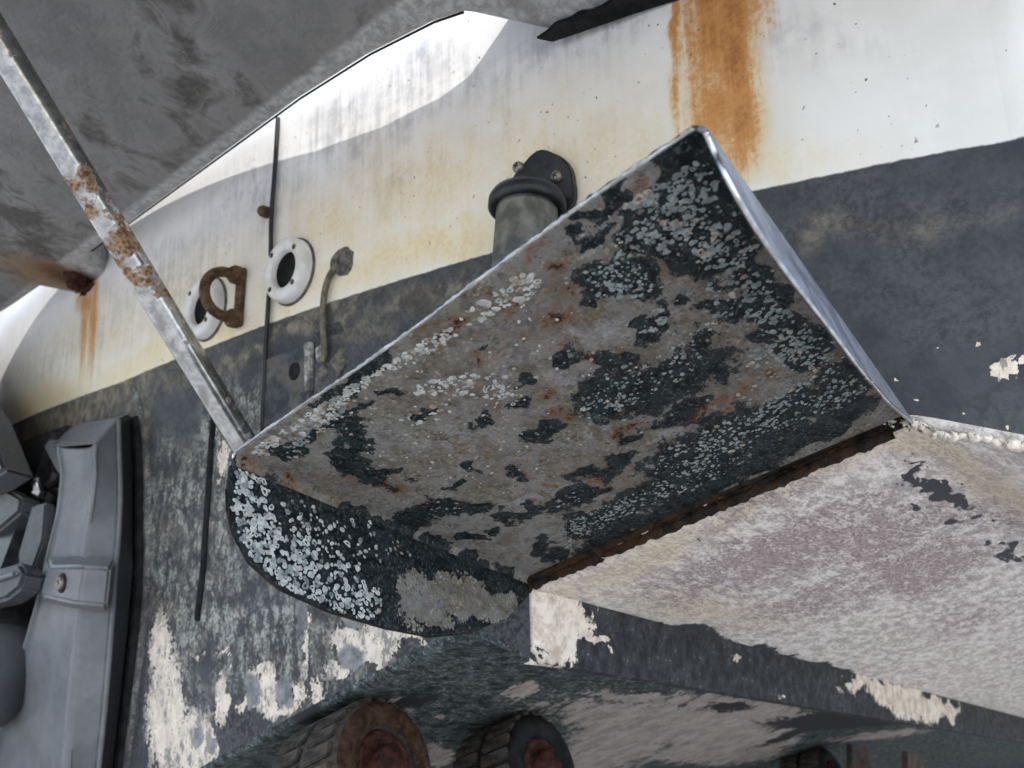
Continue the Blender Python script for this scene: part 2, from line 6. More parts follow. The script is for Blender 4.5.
K={"pl_dark":[[0.3663,0.337,62.4,-33.4,-41.2,-43.9,1.4],[0.3635,0.307,46.7,-23.6,-32.9,-34.5,1.25],[0.3602,0.2677,61.6,-29.2,-36.2,-37.3,1.25],[0.3512,0.3285,110.7,-13.2,-7.6,-104.4,1.2],[0.3319,0.3131,65.3,-18.2,-28.6,-92.1,1.25],[0.3323,0.2948,63.8,-17.2,-26.1,-87.1,1.2],[0.3386,0.273,51.4,-26.8,-65.3,-66.7,1.1],[0.3129,0.3389,85.5,-41.3,-106.4,-176.4,1],[0.3227,0.3423,176.9,-114.0,-88.5,-92.7,1],[0.2986,0.3275,123.9,-43.5,-66.7,-213.7,1],[0.2941,0.2915,51.2,-32.6,-67.4,-68.0,1],[0.2762,0.2836,86.3,-133.7,-201.1,-37.3,1],[0.3317,0.2722,82.6,-32.1,-77.8,-130.4,1],[0.3522,0.2454,64.2,-30.1,-39.9,-40.4,1],[0.347,0.2126,61.6,-27.7,-44.6,-44.5,1],[0.3468,0.1789,49.5,-37.3,-79.3,-31.9,1],[0.348,0.1403,86.5,-34.3,-38.2,-36.9,1],[0.3506,0.093,52.4,-44.9,-100.8,-22.7,1],[0.3592,0.0523,81.3,-27.0,-73.6,-68.8,1],[0.3236,0.2197,89.1,-44.4,-78.2,-77.4,1],[0.3006,0.2771,79.7,-48.1,-71.4,-71.8,1],[0.2898,0.2422,65.9,4.9,66.7,-121.9,1],[0.252,0.1857,20.2,-6.5,-7.2,-43.8,1],[0.298,0.2051,75.5,-21.5,-24.4,-100.5,1],[0.2515,0.2256,96.8,-61.7,-63.3,-60.7,1],[0.223,0.2032,60.3,-24.2,-16.0,-68.8,1],[0.2921,0.166,72.1,-47.0,-97.0,-56.1,1],[0.2508,0.1416,50.5,-16.5,-18.6,-91.8,1],[0.2346,0.2505,88.9,-62.2,-101.9,-98.1,1],[0.3163,0.2435,199.0,3.9,109.8,-279.5,1],[0.2654,0.1165,70.5,-28.0,-89.8,-156.3,1],[0.1135,0.0459,31.4,-12.9,1.4,-57.0,1],[0.1538,0.051,35.5,-12.9,1.0,-49.2,1],[0.2121,0.0663,32.3,-8.7,3.1,-29.5,1],[0.2624,0.076,31.6,-6.6,3.1,-31.1,1],[0.3029,0.0718,31.8,-5.0,4.2,-38.6,1],[0.3414,0.0678,35.2,-3.9,7.4,-64.2,1],[0.2159,0.0379,22.9,-6.0,5.9,-60.9,1],[0.1178,0.0105,24.7,-9.3,6.1,-77.3,1.1],[0.2043,0.0157,22.1,-6.0,8.2,-72.4,1.1],[0.2837,0.0264,24.9,-4.5,8.6,-77.4,1.1],[0.3373,0.0344,39.8,-4.7,10.2,-92.9,1.1],[0.3575,0.1409,44.9,-60.6,-80.0,-9.7,1],[0.3609,0.0905,52.2,-62.4,-96.7,-11.4,1],[0.1635,0.1148,44.9,-25.4,-69.1,-104.2,1],[0.1837,0.119,57.4,-26.5,-44.2,-122.0,1],[0.2104,0.1397,93.4,-40.8,-61.2,-164.6,1],[0.1249,0.0983,65.2,-34.5,-21.2,-60.9,1],[0.1427,0.0927,59.8,-26.8,-33.0,-198.9,1],[0.1626,0.1984,89.1,-67.9,-95.0,-86.2,1],[0.1017,0.2052,162.9,-143.2,-105.2,-92.9,1],[0.1178,0.1647,122.7,-97.4,-125.5,-109.7,1],[0.072,0.1896,113.8,-78.3,-58.2,-156.7,1],[0.042,0.1701,46.0,-39.2,-53.7,-64.7,1],[0.0156,0.175,42.7,-41.8,-63.1,-52.6,1],[0.0571,0.1469,47.9,-35.0,-71.4,-126.3,1],[0.0664,0.1139,44.6,-36.2,-107.6,-89.5,1],[0.0917,0.1111,84.8,-44.8,-25.3,-148.3,1],[0.1189,0.1001,58.2,-28.2,-14.2,-84.8,1],[0.0247,0.1123,62.6,-50.3,-82.8,-98.4,1],[0.0477,0.1021,144.3,-119.0,-137.5,-112.7,1],[0.1003,0.0618,74.5,-43.8,-35.9,-64.3,1],[0.0544,0.0409,60.6,-78.0,-94.3,6.6,1],[0.0534,0.0153,65.2,-28.4,17.5,-135.3,1],[-0.0049,0.1663,31.5,-55.7,-111.6,16.1,1],[-0.0067,0.1203,24.0,-40.5,-153.2,26.5,1],[-0.0082,0.0658,24.1,-36.6,-182.8,30.2,1],[-0.006,0.023,30.1,-42.5,-177.2,27.7,1],[0.0269,0.3121,41.3,-102.5,-118.1,15.3,1],[0.0501,0.315,55.4,-30.8,8.3,-181.5,1],[0.0736,0.3128,70.3,-53.6,-61.5,-227.9,1],[0.0671,0.2905,64.7,-87.4,-46.3,-20.9,1.2],[0.0436,0.2732,61.2,-68.3,-45.3,-40.1,1.3],[0.0404,0.2533,33.7,-53.9,-89.0,-10.4,1.3],[0.0538,0.238,62.3,-70.0,-149.3,-92.4,1],[0.1202,0.3392,91.0,-49.2,-9.9,-146.3,1],[0.1401,0.3388,94.3,-47.5,-11.7,-170.3,1],[0.0947,0.3354,101.2,-58.9,-14.3,-226.1,1],[0.0952,0.3185,65.1,-47.5,-87.2,-316.3,1],[0.1236,0.3126,117.7,-122.3,-167.6,-157.2,1],[0.121,0.2787,106.0,-75.3,-55.4,-136.1,1],[0.1343,0.2747,354.0,-331.7,-210.5,-195.0,1],[0.1442,0.2428,152.8,-64.6,1.6,-156.1,1],[0.1953,0.2569,144.2,-180.0,-129.2,-36.0,1],[0.1788,0.2336,124.4,-97.2,-125.3,-116.4,1],[0.1681,0.2019,94.1,-39.9,-9.7,-117.7,1],[0.2321,0.2516,112.7,-79.6,-118.7,-114.1,1],[0.1986,0.3088,242.0,-209.8,-190.1,-184.8,1],[-0.0097,0.2751,27.1,-51.2,-261.3,-3.8,1],[-0.0113,0.2283,18.7,-33.9,-193.4,11.0,1],[-0.0081,0.1926,28.4,-47.3,-150.0,7.7,1],[-0.0106,0.3201,33.2,-88.4,-224.4,40.5,1]],"pl_rust":[[0.1977,0.3282,118.2,-64.5,-41.1,-138.8,1],[0.1916,0.342,142.0,-81.3,-69.2,-229.0,1],[0.1901,0.301,237.2,-206.5,-122.6,-118.3,1],[0.202,0.3012,203.7,-74.7,-11.4,-286.1,1],[0.2173,0.2909,180.3,-72.8,-32.3,-216.6,1],[0.2452,0.2926,44.2,-18.8,-30.4,-107.1,0.75],[0.2703,0.3217,100.1,-73.2,-128.7,-130.3,1],[0.2639,0.3078,57.1,-41.3,-61.4,-61.5,0.75],[0.2315,0.2609,89.0,-64.1,-90.7,-87.6,0.8],[0.2396,0.2379,138.3,-93.2,-116.8,-112.0,0.8],[0.1961,0.232,123.1,-144.9,-83.1,-22.6,0.7],[0.1915,0.2004,80.0,-57.1,-99.9,-92.0,0.85],[0.266,0.1307,39.1,-11.7,-16.0,-80.8,1],[0.2397,0.1444,129.3,-44.4,-29.6,-146.1,1],[0.2412,0.1787,79.7,-48.1,-124.4,-116.3,0.8],[0.265,0.1802,83.7,-36.6,-60.4,-103.8,0.9],[0.2088,0.1514,111.5,-70.2,-93.6,-85.1,1],[0.2205,0.1502,189.1,-115.2,-142.6,-130.3,1],[0.1223,0.1664,82.4,-65.0,-126.7,-111.0,0.9],[0.1244,0.1361,162.7,-121.6,-160.9,-139.3,1],[0.0354,0.232,37.1,-44.9,-123.8,-59.3,1],[0.02,0.2612,63.0,-71.6,-128.4,-111.4,1],[0.0001,0.2907,63.1,-94.9,-166.8,-65.9,1],[0.0037,0.3204,108.8,-144.0,-79.7,-70.5,0.8],[0.1578,0.1047,45.7,-30.3,-68.6,-59.6,0.75],[0.3096,0.2829,91.8,-54.4,-110.6,-111.9,0.9],[0.321,0.2794,149.7,-84.6,-179.4,-182.2,1],[0.3622,0.2759,90.1,-43.0,-69.0,-71.3,0.75],[0.1801,0.1209,63.6,-29.8,-44.2,-122.0,0.9],[0.1318,0.2791,75.7,-72.0,-105.8,-98.1,0.6],[0.1672,0.246,69.1,-56.9,-78.7,-73.2,0.6],[0.2596,0.2347,91.8,-58.1,-90.1,-87.1,0.6],[0.1201,0.2239,72.4,-63.4,-93.3,-83.8,0.5],[0.3234,0.138,73.9,-12.8,-5.9,-135.1,0.7],[0.3461,0.1011,146.7,-26.5,-28.0,-147.1,0.7],[0.3336,0.3319,89.7,-54.2,-75.5,-79.1,0.6],[0.2302,0.3178,80.7,-65.7,-137.4,-136.2,0.7],[0.2702,0.3451,85.7,-23.2,-11.5,-139.8,0.6]],"pl_pale":[[0.2649,0.1319,148.6,-37.4,-4.7,-126.7,1],[0.2372,0.1201,90.5,-25.8,-4.0,-144.8,1],[0.2234,0.1192,124.1,-37.6,-4.8,-178.6,1],[0.2546,0.1282,109.3,-28.9,-6.3,-186.9,1],[0.2803,0.1297,122.7,-60.9,-200.9,-187.1,1],[0.3373,0.1617,96.4,-20.2,-23.7,-105.8,1],[0.2566,0.2654,49.7,-19.2,-19.5,-72.1,0.7],[0.2133,0.2379,39.6,-28.7,-41.8,-39.6,0.6],[0.3371,0.3375,122.4,-17.9,-9.9,-123.3,0.9],[0.326,0.3347,113.8,-71.1,-87.3,-91.2,0.9],[0.2925,0.3234,73.4,-50.3,-94.7,-96.9,0.7],[0.0935,0.13,24.9,-16.4,-36.1,-63.9,0.6],[0.1097,0.2452,16.8,-15.6,-40.9,-36.9,0.6],[0.1987,0.1664,40.6,-19.2,-26.2,-69.0,0.6],[0.0578,0.33,37.9,-23.1,-3.7,-183.7,0.8]],"pl_clus":[[0.2454,0.3263,77.7,-35.1,-25.5,-84.3,34,1.6,3.4],[0.2185,0.3272,82.0,-41.4,-37.8,-126.6,14,2.0,4.0],[0.1742,0.3326,40.1,-23.9,-35.6,-121.0,40,1.4,3.2],[0.1554,0.3328,96.4,-45.4,-9.6,-148.9,20,1.4,3.0],[0.1549,0.2919,46.5,-34.7,-52.8,-89.8,30,1.3,3.0],[0.1754,0.2718,31.6,-26.8,-56.1,-53.0,44,1.2,2.6],[0.1791,0.255,56.7,-46.1,-54.5,-51.2,20,1.2,2.2],[0.1302,0.2774,40.3,-24.8,-23.1,-89.2,14,1.3,2.6],[0.3628,0.3304,17.5,-43.3,-75.6,-12.3,22,1.2,2.4],[0.3531,0.3178,59.4,-32.2,-53.1,-55.7,40,1.5,3.2],[0.3371,0.3375,75.3,-11.0,-7.4,-92.5,26,2.0,4.2],[0.3262,0.3478,97.0,-16.4,-13.5,-151.0,16,1.6,2.8],[0.3361,0.3061,44.7,-15.0,-34.2,-76.4,60,1.3,2.8],[0.344,0.2834,39.4,-20.5,-52.7,-54.2,50,1.4,3.0],[0.3494,0.2624,52.0,-25.5,-65.0,-66.4,34,1.3,2.8],[0.319,0.3077,52.0,-15.6,-27.1,-88.9,30,1.0,1.8],[0.2942,0.2948,51.4,-32.9,-63.1,-63.8,60,0.8,1.6],[0.2987,0.3422,100.7,-21.9,-11.7,-143.3,16,1.6,2.6],[0.3427,0.2351,57.6,-27.5,-46.7,-46.9,34,1.2,2.4],[0.3465,0.2068,33.7,-37.0,-88.8,-22.1,46,1.3,2.6],[0.3486,0.1715,31.0,-31.2,-84.3,-20.4,46,1.3,2.6],[0.3503,0.1408,35.7,-33.6,-80.8,-19.1,40,1.3,2.4],[0.3376,0.154,51.0,-10.6,-18.2,-83.0,40,1.3,3.0],[0.3542,0.0926,32.4,-27.5,-121.5,-27.8,34,1.2,2.2],[0.2914,0.2827,54.5,-34.3,-71.1,-71.3,34,1.2,2.2],[0.2912,0.2433,105.5,5.3,68.8,-138.0,14,1.3,2.2],[0.324,0.2206,101.9,-50.8,-98.0,-97.0,12,1.3,2.4],[0.2522,0.1969,23.2,-7.1,-5.5,-48.4,80,1.0,2.2],[0.2247,0.1929,43.9,-17.2,-15.3,-67.2,40,1.0,1.9],[0.2955,0.2048,83.5,-24.1,-36.4,-150.1,8,1.0,1.8],[0.2293,0.0809,33.6,-8.5,4.0,-42.3,90,1.1,2.2],[0.2745,0.0832,29.4,-5.8,4.8,-50.0,110,1.1,2.2],[0.2296,0.0463,26.7,-6.4,7.7,-63.0,60,1.1,2.0],[0.3166,0.0853,34.6,-5.0,4.4,-45.2,90,1.2,2.4],[0.3493,0.0683,47.6,-4.8,8.2,-71.0,40,1.2,2.2],[0.1627,0.0486,31.6,-11.1,1.5,-65.6,80,1.1,2.0],[0.1156,0.0491,29.7,-13.0,-4.5,-61.3,90,1.1,2.0],[0.1217,0.0968,87.5,-41.9,-16.4,-98.5,16,1.0,1.8],[0.0997,0.0625,64.9,-45.8,-59.4,-49.2,20,1.0,2.0],[0.0571,0.3165,37.5,-21.7,2.0,-215.3,30,1.5,3.2],[0.0624,0.3338,44.2,-24.4,5.7,-191.9,26,1.4,2.8],[0.1094,0.3355,48.0,-22.7,3.5,-120.3,50,1.4,3.2],[0.1378,0.3384,82.3,-35.1,3.8,-138.0,34,1.4,3.0],[0.0846,0.3267,59.2,-35.0,-7.7,-136.8,26,1.4,2.8],[0.0145,0.3319,52.9,-38.2,-7.4,-130.1,24,1.4,3.0],[0.024,0.3115,89.7,-112.5,-81.0,-72.1,10,1.0,1.8],[0.0448,0.1695,63.3,-58.4,-76.0,-64.1,12,1.0,1.8],[0.0898,0.0355,48.5,-21.0,2.1,-68.8,20,1.2,2.2],[0.2133,0.2379,6.7,-3.0,-2.5,-9.9,150,0.6,1.5],[0.1146,0.2398,7.5,-8.3,-14.8,-7.0,90,0.6,1.4],[0.2938,0.2659,13.3,-4.3,-4.2,-15.2,90,0.7,1.6],[0.3355,0.1221,24.7,-3.8,-1.8,-56.3,50,1.0,2.2],[0.2989,0.3651,46.9,-5.1,7.3,-113.4,14,1.4,2.6],[0.2583,0.3567,56.6,-10.1,10.6,-148.6,10,1.4,2.4]],"fl_bare":[[0.1477,0.0636,-34.3,9.5,-5.7,51.7,1],[0.1188,0.0476,-33.3,2.7,-11.5,46.0,1],[0.0836,0.0463,-26.2,12.1,-2.9,50.7,1],[0.0472,0.0346,-40.8,24.9,0.0,77.2,1],[0.1588,0.0533,-62.1,2.7,-13.4,52.3,1],[0.1367,0.0764,-40.0,11.9,-12.1,128.1,1],[0.049,0.0466,-49.9,7.6,-30.4,130.8,1]],"fl_clus":[[0.3252,0.0252,-72.3,15.8,-0.5,46.6,60,1.6,3.6],[0.331,0.011,-93.1,19.2,-3.3,118.2,26,1.8,3.6],[0.3138,0.0528,-63.5,26.6,11.5,54.4,70,1.6,3.4],[0.2879,0.0602,-46.1,21.5,10.4,48.9,90,1.6,3.2],[0.2611,0.0641,-37.6,19.4,8.6,40.7,90,1.5,3.0],[0.2483,0.0402,-32.4,10.8,0.3,47.7,60,1.4,3.0],[0.2323,0.08,-32.1,8.2,-3.8,89.9,60,1.5,3.0],[0.2777,0.0205,-33.7,15.3,9.2,53.1,26,1.4,2.6],[0.2178,0.0764,-50.4,-0.8,-15.5,63.2,40,1.4,2.8],[0.2028,0.0218,-32.8,15.7,4.5,63.4,18,1.3,2.4],[0.1576,0.0262,-22.3,14.4,10.6,66.2,12,1.2,2.0],[0.2857,0.0858,-41.0,16.2,23.3,160.8,36,1.6,3.0]],"zb":[[-2.1859,0.4705],[-1.6939,0.4507],[-1.4224,0.4439],[-1.234,0.4491],[-1.1266,0.4494],[-0.9596,0.4562],[-0.8137,0.4595],[-0.5877,0.463],[-0.5451,0.4638],[-0.3975,0.4598],[-0.2706,0.4581],[-0.1455,0.4541],[-0.0706,0.4499]],"tr_rust":[[-0.2876,0.6739,61.9,-5.6,-6.6,-14.9,1],[-0.2885,0.6194,38.8,-3.5,-6.1,-15.4,1],[-0.2717,0.5916,47.6,-4.5,-5.9,-15.8,1],[-0.2894,0.5457,39.8,-3.7,-8.0,-24.2,1],[-0.2701,0.5292,48.8,-4.7,-8.8,-27.5,0.9],[-0.2775,0.5013,44.7,-4.3,-11.4,-38.5,0.75],[-0.3214,0.6661,189.0,-15.6,-6.3,-14.7,0.9],[-0.3284,0.5803,160.6,-13.2,-8.1,-23.1,0.6],[-1.5974,0.5958,52.1,5.6,-3.1,-12.4,0.9],[-1.6439,0.5859,57.5,6.8,-2.9,-12.2,0.7],[-1.6472,0.6427,22.2,5.6,-11.8,-47.8,0.9],[-0.264,0.6418,43.3,-4.1,-9.7,-23.2,1]],"tr_yel":[[-0.2572,0.4758,19.2,1.1,-2.9,-34.5,0.7],[-0.3197,0.5139,16.7,-1.4,-4.8,-16.1,0.6],[-0.6324,0.499,6.1,2.2,0.3,-29.6,0.95],[-0.7701,0.497,9.3,4.0,-0.0,-39.3,0.9],[-0.8924,0.4899,7.9,4.3,0.5,-27.2,0.75],[-1.0628,0.4656,6.4,4.2,0.5,-37.5,0.9],[-1.3978,0.4693,3.3,3.1,-0.1,-31.3,0.9],[-1.896,0.475,2.5,3.6,-1.1,-22.4,1],[-0.4629,0.546,6.9,0.9,-2.0,-14.4,0.7],[-0.664,0.5817,6.4,2.3,-0.6,-14.5,0.72],[-0.373,0.4978,13.7,1.4,-2.4,-23.5,0.65],[-0.8313,0.5676,9.6,0.3,-4.7,-17.5,0.75],[-1.1591,0.5498,4.4,3.6,0.3,-17.7,0.6],[-1.5496,0.5455,2.8,3.2,-0.4,-14.8,0.6],[-0.5399,0.6188,8.8,-0.3,-6.9,-20.0,0.45],[-0.2053,0.4801,17.9,1.2,-2.5,-53.6,0.45]],"tr_gri":[[-0.6632,0.717,9.2,3.4,-1.9,-19.8,0.95],[-0.815,0.7163,10.7,6.9,0.8,-16.7,0.9],[-0.9993,0.6697,7.2,5.6,0.7,-15.4,0.8],[-1.2307,0.6013,5.4,5.3,0.7,-15.9,0.75],[-1.7871,0.5747,2.2,3.4,-0.4,-15.7,0.7],[-0.4825,0.6726,15.8,2.1,-6.0,-26.6,0.95],[-0.4187,0.6715,19.7,2.2,-8.7,-37.7,1],[-0.3602,0.671,31.3,2.8,-12.6,-53.7,0.9],[-0.5669,0.6929,13.3,-0.4,-7.4,-19.0,0.8],[-0.2346,0.6086,42.4,-4.4,-9.6,-24.1,0.7],[-0.2069,0.618,28.7,-3.1,-13.5,-32.5,0.7],[-0.1678,0.592,24.7,-2.9,-20.4,-50.8,0.5],[-0.7161,0.611,11.1,0.1,-7.6,-24.3,0.5],[-1.467,0.6047,5.5,1.1,-4.2,-17.3,0.5]],"tr_scum":[[-0.1823,0.4053,13.3,1.0,2.3,-63.8,0.62],[-0.1103,0.4065,25.1,1.2,3.8,-87.2,0.5],[-0.2313,0.3947,24.6,2.4,2.2,-55.5,0.62],[-0.2136,0.407,31.6,2.8,3.6,-111.7,0.7],[-0.5742,0.4296,10.4,3.3,2.8,-59.4,0.85],[-0.6649,0.4298,12.8,4.7,2.0,-55.9,0.8],[-0.8897,0.4332,7.9,4.5,4.7,-95.7,1],[-1.0067,0.4253,10.3,6.5,4.2,-104.8,1],[-1.6777,0.4142,2.7,3.1,-0.6,-32.6,1.1],[-1.4763,0.428,3.9,4.1,0.3,-40.7,1],[-1.3592,0.3672,21.3,3.8,-1.5,-11.7,1],[-1.9485,0.4058,3.4,5.0,-1.1,-29.3,1],[-0.7778,0.413,13.3,0.3,-6.8,-38.6,0.7],[-1.2069,0.42,5.4,4.5,1.4,-34.9,0.7],[-0.8274,0.4487,8.6,4.5,2.4,-49.3,0.8]],"tr_mot":[[-1.1402,0.1354,6.9,0.8,-0.1,-6.5,1],[-0.8707,0.04,4.6,0.2,0.8,-14.5,1],[-1.0425,0.2437,12.9,1.2,-0.8,-12.0,0.95],[-1.09,0.3194,22.5,2.3,-1.9,-17.0,1],[-1.2171,0.2559,12.9,1.8,-1.2,-16.3,0.7],[-0.9293,0.343,8.8,6.7,7.3,-46.7,0.75],[-0.7955,0.0225,8.1,0.2,1.7,-23.0,1],[-0.9988,0.3236,20.3,1.6,-2.0,-17.8,0.8]],"tr_bare":[[-0.1009,0.2677,145.4,11.1,35.2,-170.7,1.0],[-0.0958,0.2731,203.6,-29.8,-21.3,-193.0,1.0],[-0.2259,0.3191,293.8,115.7,96.7,-217.1,1],[-0.2124,0.2946,255.2,53.8,76.6,-296.0,1],[-0.1766,0.2726,467.8,-59.1,-44.3,-420.0,1.1],[-0.1662,0.2551,240.4,-31.1,-38.5,-429.3,1],[-0.1386,0.2444,381.4,-52.2,-26.8,-332.5,0.9],[-0.1085,0.2369,675.3,-97.7,-42.6,-572.6,1.2],[-0.1102,0.2951,522.4,-74.2,-71.5,-546.4,1.1],[-0.1504,0.3124,721.7,-94.9,-180.2,-1251.1,1],[-0.1357,0.3,745.7,-101.1,-142.3,-1065.3,1],[-0.1195,0.2697,975.2,-137.2,-87.6,-829.1,1.1],[-1.1864,-0.0718,18.6,2.6,1.3,-12.5,1.05],[-1.1054,-0.1076,17.0,2.0,2.8,-22.2,1.0],[-1.2133,0.0077,26.6,3.9,1.2,-21.1,1.0],[-1.0552,-0.0952,57.3,5.9,5.1,-41.1,1],[-1.0332,-0.0438,58.6,5.6,3.9,-40.7,1.05],[-0.9702,-0.0448,28.0,2.2,10.7,-105.9,0.95],[-0.9347,-0.0226,46.9,3.1,3.5,-39.0,1.2],[-0.9472,0.0022,32.8,2.3,12.6,-168.3,0.95],[-0.8942,-0.0438,27.3,20.6,43.2,-137.7,1.1],[-0.868,-0.0166,85.9,4.1,6.8,-74.4,0.85],[-0.7415,0.039,26.9,7.8,9.2,-51.7,1.1],[-0.7874,0.0481,35.7,0.9,4.3,-76.1,0.95],[-0.7097,0.0619,22.2,-10.4,-16.7,-101.1,1.25],[-0.7953,0.0138,35.5,1.0,8.9,-115.5,0.9],[-0.8607,0.0349,171.7,7.8,1.8,-29.2,1.1],[-0.8377,-0.0138,59.8,2.4,5.2,-56.9,0.8],[-1.0267,0.0163,42.6,27.0,77.2,-379.9,1.1],[-1.0201,-0.0032,76.4,123.4,143.5,-319.6,1.1],[-0.863,0.0868,84.7,3.9,2.4,-85.3,0.8],[-1.0915,0.3343,58.4,-3.7,-2.8,-16.9,0.7],[-1.0193,0.2697,28.4,2.4,-3.0,-36.0,0.6],[-1.0664,0.2736,61.2,-4.2,-3.0,-23.4,0.8],[-1.0974,0.008,26.6,3.0,8.1,-127.8,0.6],[-0.0691,0.447,391.0,-57.4,-173.0,-604.4,0.6]],"tr_epx":[[-0.965,-0.0254,56.2,4.2,4.5,-49.6,1],[-0.8996,-0.0195,54.8,3.1,4.7,-51.5,1],[-0.7765,0.0281,44.8,1.0,5.0,-71.4,1],[-0.7757,0.0662,57.8,1.3,5.9,-130.3,1],[-1.0908,-0.0971,76.4,8.7,9.8,-80.5,1],[-1.0546,-0.1012,100.5,10.4,11.7,-91.6,1],[-0.8684,0.0749,84.2,4.0,1.0,-28.5,1]],"tr_blk":[[-0.8265,0.4217,41.6,1.4,-19.2,-107.0,1],[-0.6673,0.0418,23.3,20.6,66.5,-143.9,1],[-0.6973,0.0501,74.1,-60.5,-27.6,-84.0,0.9],[-0.5587,0.0679,26.7,-0.9,2.4,-44.2,1.2],[-0.9903,-0.0753,11.0,15.2,15.3,-35.8,0.8],[-0.8303,-0.0131,22.9,20.2,25.5,-68.3,0.8],[-1.2686,-0.0522,75.5,0.1,0.5,-8.9,0.8]],"p1_dark":[[-0.1958,0.7675,17.3,11.7,-213.9,6.4,1.1],[-0.1858,0.8161,40.2,20.9,-120.7,9.8,1.1],[-0.1866,0.7661,24.3,16.1,-271.1,10.3,1],[-0.2005,0.8804,115.7,29.8,-107.8,55.5,1],[-0.2165,0.7984,179.8,53.4,-155.2,82.1,0.9],[-0.2097,0.7315,172.5,66.7,-351.3,108.3,0.8],[-0.1936,0.9918,162.8,36.7,-96.2,47.2,0.9],[-0.1803,0.9242,158.0,44.9,-297.1,85.9,0.8],[-0.1912,1.0522,35.1,12.7,-181.8,18.2,1.1],[-0.1972,1.1121,38.3,15.0,-248.8,14.3,1],[-0.1926,1.0101,54.0,23.1,-270.1,17.5,0.9],[-0.201,0.8749,77.0,17.9,-113.6,82.2,1],[-0.1895,0.6668,246.9,77.1,-385.1,225.0,0.8],[-0.1855,0.7138,180.8,66.0,-495.3,163.5,0.8],[-0.1557,0.7932,103.4,39.5,-293.5,58.6,0.8],[-0.3624,0.639,325.6,178.8,-233.1,114.9,0.7],[-0.3745,0.5893,246.5,148.9,-325.8,163.1,0.8],[-0.5124,0.6435,266.6,197.5,-126.9,51.4,0.7],[-0.3208,0.8446,19.9,5.5,-16.5,96.9,0.4],[-0.5399,0.7556,24.3,19.9,-127.4,-3.6,1],[-0.5305,0.825,15.9,11.6,-95.8,-0.3,1],[-0.5181,0.8974,12.9,8.4,-73.2,2.8,1],[-0.5184,1.0939,11.7,6.5,-67.7,0.3,1],[-0.5202,1.3139,13.5,6.3,-59.6,0.2,1],[-0.5501,0.7035,93.5,68.5,-85.4,31.6,0.9]],"p1_mau":[[-0.3433,0.7693,11.3,3.6,-2.5,12.4,0.9],[-0.2692,0.8477,15.0,3.8,-5.5,10.7,0.8],[-0.4188,0.7417,18.6,8.3,-6.7,12.9,0.75],[-0.2754,1.0043,15.7,3.5,-4.4,9.1,0.9],[-0.3811,0.9675,10.8,3.5,-5.1,10.5,0.7],[-0.1746,0.8948,24.3,7.0,-30.8,9.2,0.6],[-0.2968,0.6248,20.0,6.2,-4.9,28.2,0.6],[-0.3129,1.323,12.8,2.6,-3.7,8.8,0.5],[-0.2393,0.7319,29.9,6.7,-7.3,31.4,0.6]],"p1_yel":[[-0.5343,0.6558,21.4,11.8,-0.1,12.6,0.8],[-0.4204,0.6292,14.4,6.2,-0.8,30.4,0.9],[-0.3158,0.6254,14.6,4.4,0.5,46.8,0.7],[-0.2341,0.6225,22.0,4.6,0.4,41.7,0.8],[-0.1725,0.6554,15.3,5.1,-39.6,18.1,1],[-0.1438,0.7969,27.1,7.7,-29.8,10.1,0.9],[-0.4668,0.8291,8.9,5.6,-29.0,3.3,0.7]],"f_bare":[[0.6191,0.0931,28.2,4.8,7.8,-46.4,1.3],[0.6333,0.0661,38.5,6.4,6.1,-43.2,1.2],[0.6122,0.0774,39.6,6.9,4.8,-30.7,1.2],[0.6513,0.0885,36.8,5.9,11.4,-71.6,1.1],[0.6876,0.0789,35.9,-5.6,9.0,-196.7,1],[0.7166,0.0676,89.4,12.3,32.4,-243.3,1],[1.4607,0.1138,15.6,-9.4,3.4,-75.0,1.1],[1.6703,0.1126,6.0,-5.0,1.8,-60.1,1.2],[1.8224,0.1022,6.0,-4.3,2.3,-51.8,1.3],[2.0014,0.1091,13.1,-4.1,4.9,-61.5,1.1],[1.0016,0.0866,88.6,3.3,15.9,-132.4,0.8],[1.1396,0.0691,50.2,-0.5,24.5,-247.5,0.7],[1.3671,0.0839,46.6,-4.2,15.4,-163.2,0.6],[0.9087,0.0873,133.6,9.3,36.1,-280.1,0.6]],"p2_bare":[[-0.7855,1.4092,4.6,2.7,-14.9,-0.5,1.2],[-0.8563,1.2532,12.1,8.0,-5.9,0.9,1.1],[-0.6937,1.0607,13.2,9.2,-64.6,-2.0,1],[-0.6828,1.442,8.0,4.1,-26.8,-0.6,1.2],[-0.7133,0.8179,36.4,25.6,-19.7,38.9,0.95],[-0.7615,0.8987,37.3,27.6,-31.3,23.2,0.8],[-0.8182,0.79,58.6,51.0,-36.2,35.4,0.9],[-0.8129,0.7212,49.8,46.4,-39.3,38.9,0.8],[-1.0323,1.3138,10.5,8.0,-7.6,0.6,1],[-0.9793,0.9367,39.0,38.0,-13.8,1.5,1],[-0.7171,2.1808,8.4,2.7,-22.6,7.8,0.9],[-0.9373,1.3095,15.0,10.4,-8.1,0.9,1],[-0.894,1.6942,6.0,3.2,-11.7,1.3,1],[-0.787,0.671,72.6,76.7,-69.1,16.5,0.8]],"p2_dark":[[-0.6869,1.2981,33.7,17.6,-39.1,8.6,1],[-0.6726,1.8011,7.9,2.9,-19.4,4.9,1.2],[-0.7661,1.7629,11.8,4.4,5.2,29.4,1],[-0.6722,1.3419,38.5,19.1,-38.6,8.5,1],[-0.8459,0.5703,15.5,15.5,-1.9,29.7,1],[-0.7806,0.698,31.6,27.7,-14.0,27.0,0.8]]}
H = 0.85                                   # eye height of the photographer above the yard
OFF = Vector((0, 0, H))
scene = bpy.context.scene
for o in list(bpy.data.objects): bpy.data.objects.remove(o, do_unlink=True)

